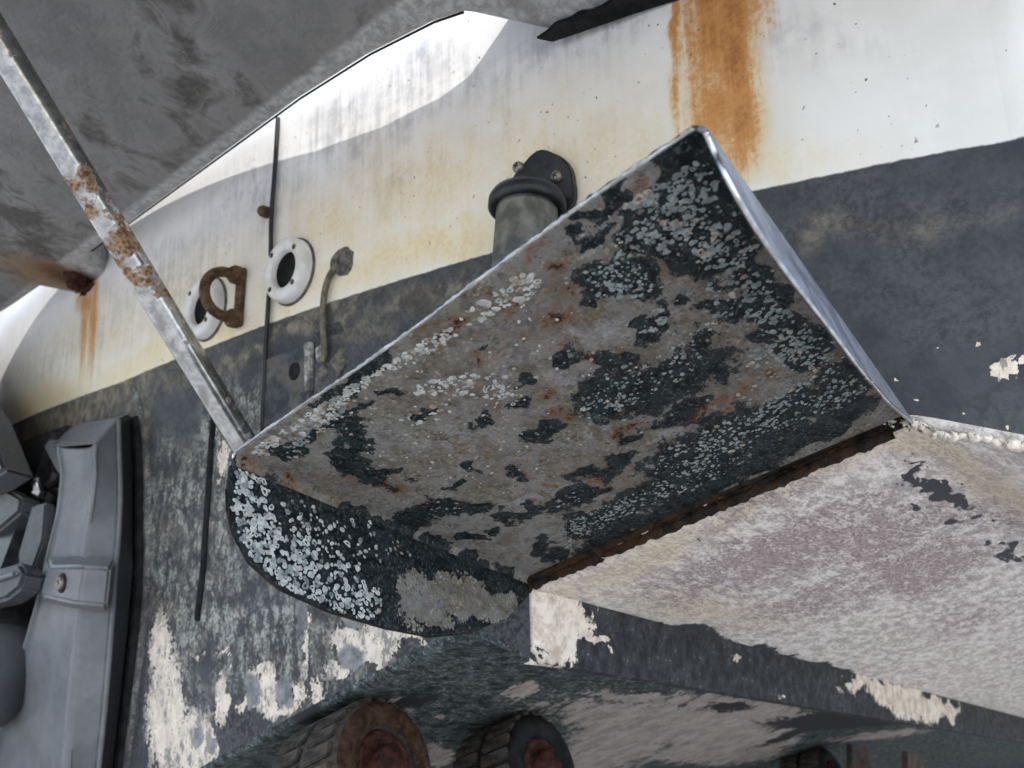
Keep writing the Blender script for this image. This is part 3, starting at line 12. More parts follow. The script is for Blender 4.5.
# ------------------------------------------------------------------ camera, sky, sun, exposure
cd = bpy.data.cameras.new('camera'); cam = bpy.data.objects.new('camera', cd); scene.collection.objects.link(cam)
r_, u_, f_ = [Vector(v) for v in G['cam']]
cam.matrix_world = Matrix(((r_.x, u_.x, -f_.x, 0), (r_.y, u_.y, -f_.y, 0), (r_.z, u_.z, -f_.z, H), (0, 0, 0, 1)))
cd.sensor_width = 36; cd.lens = 769 * 36 / 1024; cd.clip_start = 0.02; cd.clip_end = 2000
cd.dof.use_dof = True; cd.dof.focus_distance = 0.62; cd.dof.aperture_fstop = 9.0
scene.camera = cam
SUN_EL, SUN_AZ = math.radians(46), math.radians(42)        # sun astern of the boat
w = bpy.data.worlds.new('World'); scene.world = w; w.use_nodes = True
nt = w.node_tree; bg = nt.nodes['Background']; sk = nt.nodes.new('ShaderNodeTexSky'); sk.sky_type = 'NISHITA'
sk.sun_disc = False; sk.sun_elevation = SUN_EL; sk.sun_rotation = math.pi - SUN_AZ; sk.dust_density = 1.5
nt.links.new(sk.outputs[0], bg.inputs[0]); bg.inputs[1].default_value = 0.15
sl = bpy.data.lights.new('sun', 'SUN'); sl.energy = 2.0; sl.angle = math.radians(0.5); sl.color = (1, .975, .94)
so = bpy.data.objects.new('sun', sl); scene.collection.objects.link(so)
tosun = Vector((math.sin(SUN_AZ) * math.cos(SUN_EL), -math.cos(SUN_AZ) * math.cos(SUN_EL), math.sin(SUN_EL)))
so.rotation_euler = tosun.to_track_quat('Z', 'Y').to_euler(); so.location = tosun * 20
vs = scene.view_settings; vs.view_transform = 'Standard'; vs.look = 'None'; vs.gamma = 1; vs.use_curve_mapping = False
vs.exposure = 1.62
scene.cycles.max_bounces = 5; scene.cycles.diffuse_bounces = 3; scene.cycles.glossy_bounces = 2; scene.cycles.transmission_bounces = 0; scene.cycles.caustics_reflective = False

# ------------------------------------------------------------------ material builder
class M:
    def __init__(s, name):
        s.m = bpy.data.materials.new(name); s.m.use_nodes = True; s.t = s.m.node_tree; s.b = s.t.nodes['Principled BSDF']
        s.tc = s.n('ShaderNodeTexCoord').outputs['Object']
    def n(s, k): return s.t.nodes.new(k)
    def l(s, v, sock):
        if isinstance(v, (int, float)): sock.default_value = v
        elif isinstance(v, tuple): sock.default_value = (v + (1,)) if len(sock.default_value) == 4 and len(v) == 3 else v
        else: s.t.links.new(v, sock)
    def attr(s, name):
        a = s.n('ShaderNodeAttribute'); a.attribute_name = name; return a.outputs['Fac']
    def map(s, sc, rot=(0, 0, 0)):
        a = s.n('ShaderNodeMapping'); s.t.links.new(s.tc, a.inputs[0]); a.inputs['Scale'].default_value = sc; a.inputs['Rotation'].default_value = rot; return a.outputs[0]
    def noise(s, scale, detail=4, rough=.55, vec=None, dist=0):
        a = s.n('ShaderNodeTexNoise'); s.t.links.new(vec or s.tc, a.inputs['Vector'])
        a.inputs['Scale'].default_value = scale; a.inputs['Detail'].default_value = detail; a.inputs['Roughness'].default_value = rough; a.inputs['Distortion'].default_value = dist
        return a.outputs['Fac']
    def vor(s, scale, feat='F1', vec=None, out='Distance'):
        a = s.n('ShaderNodeTexVoronoi'); a.feature = feat; s.t.links.new(vec or s.tc, a.inputs['Vector']); a.inputs['Scale'].default_value = scale; return a.outputs[out]
    def op(s, o, a, b=0.0, c=0.0):
        x = s.n('ShaderNodeMath'); x.operation = o; s.l(a, x.inputs[0]); s.l(b, x.inputs[1]); s.l(c, x.inputs[2]); return x.outputs[0]
    def add(s, a, b): return s.op('ADD', a, b)
    def mul(s, a, b): return s.op('MULTIPLY', a, b)
    def ss(s, v, lo, hi, a=0.0, b=1.0):
        x = s.n('ShaderNodeMapRange'); x.interpolation_type = 'SMOOTHSTEP'; s.l(v, x.inputs[0])
        x.inputs[1].default_value = lo; x.inputs[2].default_value = hi; x.inputs[3].default_value = a; x.inputs[4].default_value = b; return x.outputs[0]
    def mix(s, f, a, b):
        x = s.n('ShaderNodeMix'); x.data_type = 'RGBA'; s.l(f, x.inputs[0]); s.l(a, x.inputs[6]); s.l(b, x.inputs[7]); return x.outputs[2]
    def mask(s, field, nz, amp=.5, w=.06, mid=.5):      # crisp ragged edge where field + noise crosses mid
        return s.ss(s.add(field, s.mul(s.add(nz, -.5), amp)), mid - w, mid + w)
    def out(s, col, rough=.6, metal=0.0, h=None, bd=.002, bs=1.0, spec=.4):
        s.l(col, s.b.inputs['Base Color']); s.l(rough, s.b.inputs['Roughness']); s.l(metal, s.b.inputs['Metallic']); s.l(spec, s.b.inputs['Specular IOR Level'])
        if h is not None:
            x = s.n('ShaderNodeBump'); x.inputs['Distance'].default_value = bd; x.inputs['Strength'].default_value = bs; s.l(h, x.inputs['Height']); s.t.links.new(x.outputs[0], s.b.inputs['Normal'])
        return s.m

def plain(name, col, rough=.5, metal=0.0, var=.25, sc=60, bd=.0006, stretch=(1, 1, 1), dirt=None, dirt_amt=.5, world=False, spec=None):
    m = M(name)
    if world: m.tc = m.n('ShaderNodeNewGeometry').outputs['Position']
    v = m.map(stretch)
    n1 = m.noise(sc, 3, .6, v); n2 = m.noise(sc * 5, 2, .6, v)
    c = m.mix(m.ss(n1, .36, .64), tuple(x * (1 - var) for x in col), tuple(min(1, x * (1 + var)) for x in col))
    if dirt: c = m.mix(m.mul(m.ss(m.noise(sc * .4, 4, .65), .46, .60), dirt_amt), c, dirt)
    return m.out(c, m.ss(n2, .2, .8, rough * .8, min(1, rough * 1.2)), metal, m.add(n1, m.mul(n2, .4)), bd, 1.0, spec if spec is not None else (.12 if rough >= .6 else .3))

# transom: gelcoat above the painted line, worn antifouling below
def mat_transom():
    m = M('transom_paint')
    st = m.noise(1, 4, .6, m.map((90, 10, 5))); n = m.noise(14, 4, .6); nf = m.noise(190, 3, .65); nm = m.noise(42, 5, .7); mt_ = m.noise(1, 5, .74, m.map((62, 30, 34)))
    stc = m.ss(st, .36, .64); nmc = m.ss(nm, .36, .64); nfc = m.ss(nf, .36, .64); nc = m.ss(n, .36, .64)
    gel = m.mix(nc, (.70, .69, .66), (.76, .75, .725))
    y = m.mul(m.attr('tr_yel'), m.add(.62, m.mul(m.add(stc, nmc), .22)))
    gel = m.mix(m.ss(y, .0, .85, 0, .85), gel, m.mix(nfc, (.66, .52, .27), (.72, .60, .36)))
    gf = m.attr('tr_gri'); g = m.mul(gf, m.add(.2, m.mul(m.add(stc, nmc), .5)))
    gel = m.mix(m.ss(g, .05, 1.0, 0, .62), gel, (.25, .255, .275))
    ru = m.attr('tr_rust'); rs = m.add(m.mul(ru, .85), m.mul(m.add(m.add(m.mul(stc, .6), m.mul(nfc, .4)), -.5), .42))
    gel = m.mix(m.ss(ru, .02, .6, 0, .75), gel, (.64, .45, .20))
    gel = m.mix(m.ss(rs, .16, .62, 0, .97), gel, (.50, .23, .07)); gel = m.mix(m.ss(rs, .58, 1.0, 0, .65), gel, (.22, .07, .02))
    gel = m.mix(m.mul(m.ss(m.noise(170, 1, .5), .725, .775), m.ss(n, .46, .58)), gel, (.17, .15, .13))
    dk = m.mix(nmc, (.043, .046, .053), (.060, .064, .072))
    dk = m.mix(m.mul(m.mul(nc, nfc), .35), dk, (.13, .13, .13))
    sc = m.mul(m.attr('tr_scum'), m.add(.55, m.mul(m.add(nmc, nfc), .25)))
    dk = m.mix(m.ss(sc, .1, .9, 0, .92), dk, m.mix(nmc, (.095, .082, .06), (.24, .21, .16)))
    mo = m.attr('tr_mot'); mm = m.ss(m.add(mt_, m.mul(m.add(nfc, nmc), .08)), .50, .74)
    mmk = m.mul(m.mul(mm, m.ss(mo, .15, .7, 0, .95)), m.ss(n, .38, .58, .25, 1.0))
    dk = m.mix(m.mul(m.ss(mo, .3, .8), .4), dk, m.mix(nmc, (.030, .030, .030), (.10, .094, .08)))
    dk = m.mix(mmk, dk, m.mix(m.mul(nc, .6), m.mix(nfc, (.12, .11, .095), (.48, .43, .34)), (.27, .32, .315)))
    bk = m.mask(m.attr('tr_blk'), nm, 1.2, .1); dk = m.mix(bk, dk, m.mix(m.mul(nfc, .3), (.024, .026, .03), (.2, .2, .19)))
    ba = m.mask(m.attr('tr_bare'), m.add(m.mul(mt_, .6), m.mul(nf, .4)), 1.7, .04)
    bc = m.mix(nmc, (.68, .62, .55), (.46, .40, .37)); bc = m.mix(m.mul(nfc, .5), bc, (.72, .63, .44)); bc = m.mix(m.ss(m.add(mt_, m.mul(nfc, .08)), .56, .64, 0, .85), bc, (.17, .165, .16))
    dk = m.mix(ba, dk, bc)
    ep = m.mask(m.attr('tr_epx'), nm, .9, .06); dk = m.mix(ep, dk, m.mix(nmc, (.12, .122, .128), (.25, .253, .262)))
    be = m.mask(m.attr('below'), nm, .22, .05)
    col = m.mix(be, gel, dk)
    return m.out(col, m.mix(be, (.36,) * 3, (.55,) * 3), 0, m.add(m.mul(m.mul(m.attr('below'), mt_), 1.4), m.mul(nf, .25)), .0011, .8, m.ss(be, 0, 1, .4, .12))

def mat_plate(kind):
    m = M('tab_' + kind)
    n = m.noise(20, 4, .65); nm = m.noise(75, 4, .7); nf = m.noise(330, 2, .7); nb = m.noise(1, 4, .7, m.map((120, 60, 120)))
    nc = m.ss(n, .38, .62); nmc = m.ss(nm, .36, .64); nfc = m.ss(nf, .36, .64); nbc = m.ss(nb, .38, .62)
    c = m.mix(m.ss(n, .42, .58), (.110, .096, .073), (.150, .147, .139)); c = m.mix(m.mul(nbc, .6), c, (.160, .158, .155)); c = m.mix(m.mul(m.ss(nm, .48, .38), .5), c, (.068, .058, .046))
    c = m.mix(m.mul(m.ss(nf, .54, .66), m.ss(nm, .44, .60, .05, .7)), c, (.34, .305, .235))
    c = m.mix(m.mul(m.ss(nf, .46, .36), m.ss(nb, .52, .42, .1, .75)), c, (.040, .033, .027))
    if kind == 'plate':
        c = m.mix(m.ss(m.mul(m.attr('pl_pale'), m.add(nbc, .3)), .2, .7, 0, .7), c, m.mix(nfc, (.16, .16, .165), (.26, .26, .26)))
        ru = m.add(m.mul(m.attr('pl_rust'), .8), m.mul(m.add(m.add(m.mul(nmc, .6), m.mul(nfc, .4)), -.5), .75))
        c = m.mix(m.ss(ru, .22, .62, 0, .8), c, (.125, .060, .030)); c = m.mix(m.ss(ru, .58, .82, 0, .95), c, (.020, .010, .008))
        dk = m.mask(m.attr('pl_dark'), m.add(.02, m.add(m.mul(nb, .65), m.mul(nf, .35))), 1.6, .05, .41)
    else:
        bare = m.mask(m.attr('fl_bare'), m.add(m.mul(nm, .6), m.mul(nf, .4)), 1.1, .04); dk = m.op('SUBTRACT', 1.0, bare)
    dc = m.mix(nbc, (.004, .006, .007), (.017, .022, .024)); dc = m.mix(m.ss(nf, .54, .68, 0, .7), dc, (.075, .09, .088))
    c = m.mix(dk, c, dc)
    return m.out(c, .62, 0, m.add(m.mul(dk, .4), m.add(m.mul(nf, .4), m.mul(nb, .5))), .0013, .9, .10)

def mat_bottom(kind):
    m = M('bottom_' + kind)
    nm = m.noise(60, 5, .7); nf = m.noise(260, 3, .7); xs = m.noise(1, 5, .72, m.map((26, 36, 30), (0, 0, math.radians(25))))
    if kind != 'strake': nm = m.noise(85, 5, .72, m.map((1, .45, 1), (0, 0, .12))); nf = m.noise(330, 3, .7, m.map((1, .42, 1)))
    nmc = m.ss(nm, .36, .64); nfc = m.ss(nf, .36, .64); xc = m.ss(xs, .36, .64)
    if kind == 'panel':
        bl_ = m.add(m.mul(xc, .18), m.add(m.mul(nmc, .46), m.mul(nfc, .36)))
        c = m.mix(m.ss(bl_, .12, .85), (.36, .325, .31), (.70, .665, .635))
        c = m.mix(m.ss(m.mul(m.attr('p1_yel'), m.add(.4, m.mul(bl_, .8))), .05, .7, 0, .8), c, m.mix(nfc, (.36, .30, .20), (.60, .53, .41)))
        c = m.mix(m.ss(m.mul(m.attr('p1_mau'), m.op('SUBTRACT', 1.35, bl_)), .08, .62, 0, .88), c, m.mix(nfc, (.19, .155, .155), (.40, .34, .335)))
        c = m.mix(m.mul(m.ss(nf, .54, .66), m.ss(nm, .52, .40, .05, .7)), c, (.17, .15, .13))
        dk = m.mask(m.attr('p1_dark'), m.add(m.mul(xs, .6), m.mul(nf, .4)), 1.5, .05)
        c = m.mix(dk, c, (.045, .05, .058))
    elif kind == 'strake':
        ba = m.mask(m.attr('f_bare'), m.add(m.mul(nm, .6), m.mul(nf, .4)), 1.8, .05)
        dk = m.op('SUBTRACT', 1.0, ba)
        c = m.mix(nmc, (.020, .021, .024), (.046, .048, .053)); c = m.mix(m.mul(m.ss(nf, .60, .70), m.ss(nm, .5, .6, 0, .7)), c, (.4, .38, .35))
        c = m.mix(ba, c, m.mix(nmc, (.44, .36, .30), (.70, .64, .56)))
    else:
        dc = m.mix(nmc, (.018, .023, .024), (.075, .092, .092)); dc = m.mix(m.mul(m.ss(nf, .5, .66), m.ss(nm, .4, .6, .2, .8)), dc, (.25, .30, .30))
        ba = m.mask(m.attr('p2_bare'), m.add(m.mul(xs, .6), m.mul(nf, .4)), 1.5, .07)
        bc = m.mix(m.add(m.mul(xc, .6), m.mul(nfc, .4)), (.21, .18, .165), (.43, .395, .365))
        c = m.mix(ba, dc, bc); dk = m.mask(m.attr('p2_dark'), nm, 1.4, .06); c = m.mix(dk, c, (.03, .033, .036))
    return m.out(c, .7, 0, m.add(m.mul(nm, .7), m.mul(nf, .4)), .0013, .8, .10)

def mat_platform():
    m = M('platform_fibreglass')
    n = m.noise(3.2, 3, .6); nm = m.noise(16, 5, .68, None, .8); nf = m.noise(90, 3, .65); w = m.noise(1, 4, .6, m.map((30, 44, 20), (0, 0, .7)), .5)
    c = m.mix(m.ss(m.add(n, m.mul(nm, .5)), .62, .88), (.15, .149, .147), (.30, .298, .294))
    c = m.mix(m.ss(m.add(m.mul(nm, .8), n), .84, 1.06, 0, .95), c, (.055, .051, .045)); c = m.mix(m.ss(nf, .46, .66, 0, .3), c, (.20, .19, .17)); c = m.mix(m.ss(w, .57, .68, 0, .3), c, (.13, .128, .125))
    g = m.n('ShaderNodeNewGeometry'); pos = g.outputs['Position']
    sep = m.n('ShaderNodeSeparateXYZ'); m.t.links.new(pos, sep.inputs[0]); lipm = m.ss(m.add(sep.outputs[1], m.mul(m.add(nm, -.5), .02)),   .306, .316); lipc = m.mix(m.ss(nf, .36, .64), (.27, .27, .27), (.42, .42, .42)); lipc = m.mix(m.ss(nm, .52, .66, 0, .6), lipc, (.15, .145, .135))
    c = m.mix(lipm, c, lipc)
    def ball(p, r):
        d = m.n('ShaderNodeVectorMath'); d.operation = 'DISTANCE'; m.t.links.new(pos, d.inputs[0]); d.inputs[1].default_value = p
        return m.ss(m.add(d.outputs['Value'], m.mul(m.add(nm, -.5), r * 1.1)), r, r * .25)
    p0 = Vector(G['spots'][0]) + OFF; p1 = Vector(G['spots'][1]) + OFF
    c = m.mix(m.mul(ball(p0 + Vector((-.06, -.02, 0)), .13), .8), c, (.21, .125, .055)); c = m.mix(ball(p0 + Vector((-.01, 0, 0)), .075), c, (.13, .05, .018)); c = m.mix(ball(p1 + Vector((.02, .02, 0)), .075), c, (.022, .017, .015))
    return m.out(c, .55, 0, m.mul(m.add(m.mul(w, 1.0), m.mul(nf, .3)), m.op('SUBTRACT', 1.0, m.mul(lipm, .75))), .0035, .7)

def mat_steel(name, rust=.5, balls=()):
    m = M(name); n = m.noise(18, 4, .65); nf = m.noise(200, 3, .65); nm = m.noise(60, 4, .68)
    f = m.add(n, m.mul(nm, .5)); pos = m.n('ShaderNodeNewGeometry').outputs['Position']
    for p, r_ in balls:
        d = m.n('ShaderNodeVectorMath'); d.operation = 'DISTANCE'; m.t.links.new(pos, d.inputs[0]); d.inputs[1].default_value = p; f = m.add(f, m.ss(d.outputs['Value'], r_, r_ * .3, 0, .15))
    r = m.ss(f, .98 - rust * .5, 1.06 - rust * .45)
    c = m.mix(r, m.mix(m.ss(nm, .36, .64), (.28, .278, .272), (.50, .498, .49)), m.mix(m.ss(nf, .36, .64), (.10, .045, .02), (.33, .22, .13)))
    return m.out(c, m.mix(r, (.20,) * 3, (.8,) * 3), m.op('SUBTRACT', .95, m.mul(r, .9)), m.add(m.mul(r, nf), m.mul(nf, .1)), .0012, .8)
_s0, _s1 = Vector(G['strut'][0]) + OFF, Vector(G['strut'][1]) + OFF

MT = {'transom': mat_transom(), 'plate': mat_plate('plate'), 'flange': mat_plate('flange'), 'panel': mat_bottom('panel'), 'strake': mat_bottom('strake'), 'inner': mat_bottom('inner'),
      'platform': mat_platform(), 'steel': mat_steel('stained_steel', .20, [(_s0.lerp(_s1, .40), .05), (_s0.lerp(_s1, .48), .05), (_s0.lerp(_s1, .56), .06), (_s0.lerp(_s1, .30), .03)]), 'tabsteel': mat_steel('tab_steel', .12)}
MT['barnacle'] = plain('barnacle_lime', (.185, .215, .212), .75, 0, .3, 260, .0001, dirt=(.12, .135, .13), world=True)
MT['barnacle_pale'] = plain('barnacle_lime_pale', (.36, .38, .365), .75, 0, .25, 260, .0001, dirt=(.25, .25, .23), world=True)
MT['barnacle_tan'] = plain('barnacle_lime_tan', (.25, .23, .195), .75, 0, .35, 260, .0001, world=True)
MT['outer'] = plain('flange_paint', (.20, .21, .235), .42, .3, .22, 70, .0012, dirt=(.085, .09, .10), dirt_amt=.7)
MT['white_plastic'] = plain('white_plastic', (.68, .68, .68), .4, 0, .05, 40, .0002, dirt=(.45, .42, .36))
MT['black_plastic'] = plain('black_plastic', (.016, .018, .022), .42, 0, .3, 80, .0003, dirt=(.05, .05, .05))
MT['hose'] = plain('weathered_hose', (.12, .12, .105), .55, 0, .4, 40, .0006, dirt=(.04, .05, .055), dirt_amt=.8)
MT['bronze'] = plain('tarnished_bronze', (.10, .066, .038), .65, .25, .4, 90, .0008)
MT['cable'] = plain('black_cable', (.02, .021, .023), .5, 0, .3, 60)
MT['tube'] = plain('grubby_tube', (.13, .115, .085), .6, 0, .35, 90)
MT['sealant'] = plain('grey_sealant', (.11, .105, .095), .8, 0, .4, 120, .002)
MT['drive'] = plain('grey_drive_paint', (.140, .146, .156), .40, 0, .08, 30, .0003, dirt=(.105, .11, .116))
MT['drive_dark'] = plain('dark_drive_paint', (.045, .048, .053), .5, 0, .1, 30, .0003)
MT['black'] = plain('black_rubber', (.012, .012, .013), .7, 0, .4, 60, .0008)
MT['rubber'] = plain('dusty_tyre_rubber', (.042, .038, .034), .8, 0, .4, 90, .001, dirt=(.09, .073, .058))
MT['rust'] = plain('flaking_rust', (.045, .025, .015), .85, .1, .5, 70, .003, dirt=(.04, .018, .011), dirt_amt=.8)
MT['rust_dark'] = plain('dark_rust', (.05, .019, .014), .8, .1, .5, 90, .002, dirt=(.02, .012, .01))
MT['pale'] = plain('flaked_gelcoat', (.62, .57, .48), .7, 0, .25, 120, .002)
MT['chalky'] = plain('chalky_edge', (.26, .25, .235), .8, 0, .5, 110, .002, dirt=(.07, .07, .07), dirt_amt=.8)
MT['grime_shade'] = plain('grime_and_gap_shade', (.012, .010, .008), .6, 0, .5, 90, .003, dirt=(.055, .026, .011))  # dirt tone, also used to paint the shadow in the hinge gap
MT['greyplate'] = plain('grey_primer', (.055, .06, .068), .6, 0, .35, 50, .0008, dirt=(.16, .145, .12))
MT['trailer'] = plain('rusty_trailer_steel', (.05, .042, .038), .7, .3, .4, 50, .001, dirt=(.12, .05, .025))
MT['brass'] = plain('dull_screw_metal', (.24, .215, .18), .45, .7, .25, 400, .0002)

def mat_ground():
    m = M('yard_concrete'); n = m.noise(.8, 6, .6); nf = m.noise(40, 5, .7)
    return m.out(m.mix(m.ss(m.add(n, m.mul(nf, .5)), .5, 1), (.33, .325, .31), (.44, .435, .42)), .85, 0, nf, .004)
MT['ground'] = mat_ground()

# ------------------------------------------------------------------ mesh helpers (all given in metres from the camera's foot point, lifted by H)
C = scene.collection
ORG = {}
def thing(name, label, cat, loc=(0, 0, 0), group=None):
    o = bpy.data.objects.new(name, None); C.objects.link(o); p = Vector(loc) + OFF; o.location = p; ORG[o.name] = p; o.empty_display_size = .05
    o['label'] = label; o['category'] = cat
    if group: o['group'] = group
    return o
def tag(o, label, cat, group=None):
    o['label'] = label; o['category'] = cat
    if group: o['group'] = group
    return o
def obj(name, V, F, mat, parent=None, attrs=None, smooth=True, label=None):
    V = np.asarray(V, float).reshape(-1, 3) + np.array(OFF)
    org = ORG.get(parent.name, Vector((0, 0, 0))) if parent else Vector(V.mean(0))
    me = bpy.data.meshes.new(name)
    if isinstance(F, np.ndarray):
        nf, k = F.shape; me.vertices.add(len(V)); me.vertices.foreach_set('co', (V - np.array(org)).ravel().astype('f4'))
        me.loops.add(nf * k); me.loops.foreach_set('vertex_index', F.ravel().astype('i4'))
        me.polygons.add(nf); me.polygons.foreach_set('loop_start', np.arange(0, nf * k, k, dtype='i4')); me.update(calc_edges=True)
    else:
        me.from_pydata((V - np.array(org)).tolist(), [], [list(f) for f in F]); me.update()
    if smooth: me.polygons.foreach_set('use_smooth', [True] * len(me.polygons))
    for k, a in (attrs or {}).items():
        at = me.attributes.new(k, 'FLOAT', 'POINT'); at.data.foreach_set('value', np.asarray(a, 'f4').ravel())
    me.materials.append(MT[mat] if isinstance(mat, str) else mat)
    o = bpy.data.objects.new(name, me); C.objects.link(o)
    if parent: o.parent = parent; ORG[o.name] = org
    else: o.location = org; ORG[o.name] = org
    if label: o['label'] = label
    return o
def gridf(a, b, off=0, flip=False, wrap=False):
    i, j = np.meshgrid(np.arange(a - 1), np.arange(b if wrap else b - 1), indexing='ij'); i = i.ravel(); j = j.ravel(); j2 = (j + 1) % b
    f = np.stack([i * b + j, (i + 1) * b + j, (i + 1) * b + j2, i * b + j2], 1) + off
    return f[:, ::-1].copy() if flip else f
_lat = np.random.default_rng(77).random((256, 256))
def vnoise(u, v):
    i = np.floor(u).astype(int); j = np.floor(v).astype(int); f = u - i; g_ = v - j; f = f * f * (3 - 2 * f); g_ = g_ * g_ * (3 - 2 * g_)
    a = _lat[i % 256, j % 256]; b = _lat[(i + 1) % 256, j % 256]; c = _lat[i % 256, (j + 1) % 256]; d = _lat[(i + 1) % 256, (j + 1) % 256]
    return (a * (1 - f) + b * f) * (1 - g_) + (c * (1 - f) + d * f) * g_ - .5
def fbm(u, v, o=4): return sum(vnoise(u * 2 ** k + 17.3 * k, v * 2 ** k + 9.1 * k) * .6 ** k for k in range(o))
def field(L, U, Vv, warp=0, sc=60):
    out = np.zeros(U.shape)
    if warp: U, Vv = U + warp * fbm(U * sc, Vv * sc), Vv + warp * fbm(U * sc + 40.7, Vv * sc + 80.2)
    for b in L:
        du = U - b[0]; dv = Vv - b[1]; d = np.sqrt((b[2] * du + b[3] * dv) ** 2 + (b[4] * du + b[5] * dv) ** 2)
        out = np.maximum(out, b[6] * np.clip(1 - d / 2, 0, 1))
    return out
def sheet(name, P, t, mat, parent, attrs=None, outward=None, label=None, jit=0):   # closed sheet of thickness t behind the given grid
    a, b = P.shape[:2]; du = np.gradient(P, axis=0); dv = np.gradient(P, axis=1); N = np.cross(du, dv); N /= np.linalg.norm(N, axis=2, keepdims=True) + 1e-12
    flip = False
    if outward is not None and (N.reshape(-1, 3).mean(0) @ np.asarray(outward)) < 0: N = -N; flip = True
    V = np.concatenate([P.reshape(-1, 3), (P - N * t).reshape(-1, 3)]); n = a * b
    F = [gridf(a, b, 0, flip), gridf(a, b, n, not flip)]
    idx = np.concatenate([np.arange(b), np.arange(1, a) * b + b - 1, (a - 1) * b + np.arange(b - 2, -1, -1), np.arange(a - 2, 0, -1) * b]); nx = np.roll(idx, -1)
    rim = np.stack([idx, nx, nx + n, idx + n], 1); F.append(rim[:, ::-1] if flip else rim)
    at = {k: np.concatenate([v.ravel(), v.ravel()]) for k, v in (attrs or {}).items()}
    back = None
    if isinstance(mat, tuple): mat, back = mat
    o = obj(name, V, np.concatenate(F), mat, parent, at, True, label)
    if back: o.data.materials.append(MT[back]); o.data.polygons.foreach_set('material_index', [0] * len(F[0]) + [1] * (len(F[1]) + len(F[2]))); o.data.update()
    return o
def frame(d):
    d = np.asarray(d, float); d = d / np.linalg.norm(d); a = np.array([0, 0, 1.]) if abs(d[2]) < .9 else np.array([1., 0, 0]); x = np.cross(a, d); x /= np.linalg.norm(x); return x, np.cross(d, x), d
def tube(name, pts, r, mat, parent=None, seg=14, label=None, wob=0, seed=0):
    pts = np.asarray(pts, float); n = len(pts); rs = np.full(n, r) if np.isscalar(r) else np.asarray(r)
    rng = np.random.default_rng(seed); T_ = np.gradient(pts, axis=0); x, y, _ = frame(T_[0]); V = []
    for i in range(n):
        t = T_[i] / np.linalg.norm(T_[i]); x = x - t * (x @ t); x /= np.linalg.norm(x); y = np.cross(t, x)
        for k in range(seg):
            a = 2 * math.pi * k / seg; q = rs[i] * (1 + wob * rng.normal()); V.append(pts[i] + q * (x * math.cos(a) + y * math.sin(a)))
    F = gridf(n, seg, 0, True, True).tolist(); F.append(list(range(seg))); F.append(list(range((n - 1) * seg, n * seg))[::-1])
    return obj(name, V, F, mat, parent, None, True, label)
def smoothpath(pts, n=40):
    pts = np.asarray(pts, float)
    for _ in range(3):
        q = [pts[0]]
        for a, b in zip(pts[:-1], pts[1:]): q += [a * .75 + b * .25, a * .25 + b * .75]
        q.append(pts[-1]); pts = np.array(q)
    return pts
def lathe(name, prof, o, axis, mat, parent=None, seg=40, label=None, xdir=None, ell=1.0):      # prof: (r, along axis)
    x, y, d = frame(axis); o = np.asarray(o, float); V = []
    for r, a in prof:
        for k in range(seg):
            t = 2 * math.pi * k / seg; V.append(o + d * a + r * (x * math.cos(t) + y * math.sin(t) * ell))
    F = gridf(len(prof), seg, 0, True, True).tolist()
    return obj(name, V, F, mat, parent, None, True, label)
def flat_shade(o, ang=35):
    me = o.data; me.polygons.foreach_set('use_smooth', [True] * len(me.polygons)); me.set_sharp_from_angle(angle=math.radians(ang)); return o
def slab(name, pts, vec, mat, parent=None, bevel=.004, label=None, seg=2):      # polygon pts extruded by vec, edges rounded
    pts = [np.asarray(p, float) for p in pts]; n = len(pts); vec = np.asarray(vec, float)
    V = pts + [p + vec for p in pts]; F = [list(range(n))[::-1], list(range(n, 2 * n))] + [[i, (i + 1) % n, (i + 1) % n + n, i + n] for i in range(n)]
    o = obj(name, V, F, mat, parent, None, False, label); bm = bmesh.new(); bm.from_mesh(o.data); bmesh.ops.recalc_face_normals(bm, faces=bm.faces)
    if bevel: bmesh.ops.bevel(bm, geom=list(bm.edges), offset=bevel, segments=seg, affect='EDGES', clamp_overlap=True)
    bm.to_mesh(o.data); bm.free(); return flat_shade(o)
def box(name, c, ax, half, mat, parent=None, bevel=.003, label=None):
    c = np.asarray(c, float); X, Y, Z = [np.asarray(a, float) / np.linalg.norm(a) for a in ax]
    p = [c + X * sx * half[0] + Y * sy * half[1] - Z * half[2] for sx, sy in ((-1, -1), (1, -1), (1, 1), (-1, 1))]
    return slab(name, p, Z * 2 * half[2], mat, parent, bevel, label)

k_, xc_, tr_, Y0 = G['k'], G['xc'], math.tan(G['rk']), G['Y0']
def ty(x, z): return Y0 + k_ * (x - xc_) ** 2 - z * tr_            # y of the curved, raked transom face
def tnorm(x, z): v = np.array([2 * k_ * (x - xc_), -1, -tr_]); return v / np.linalg.norm(v)     # pointing astern
FW = np.array([0, math.cos(.022), math.sin(.022)])

# ------------------------------------------------------------------ ground
g = obj('ground', [(-400, -400, -H), (400, -400, -H), (400, 400, -H), (-400, 400, -H)], [(0, 1, 2, 3)], 'ground', None, None, False); g['kind'] = 'structure'

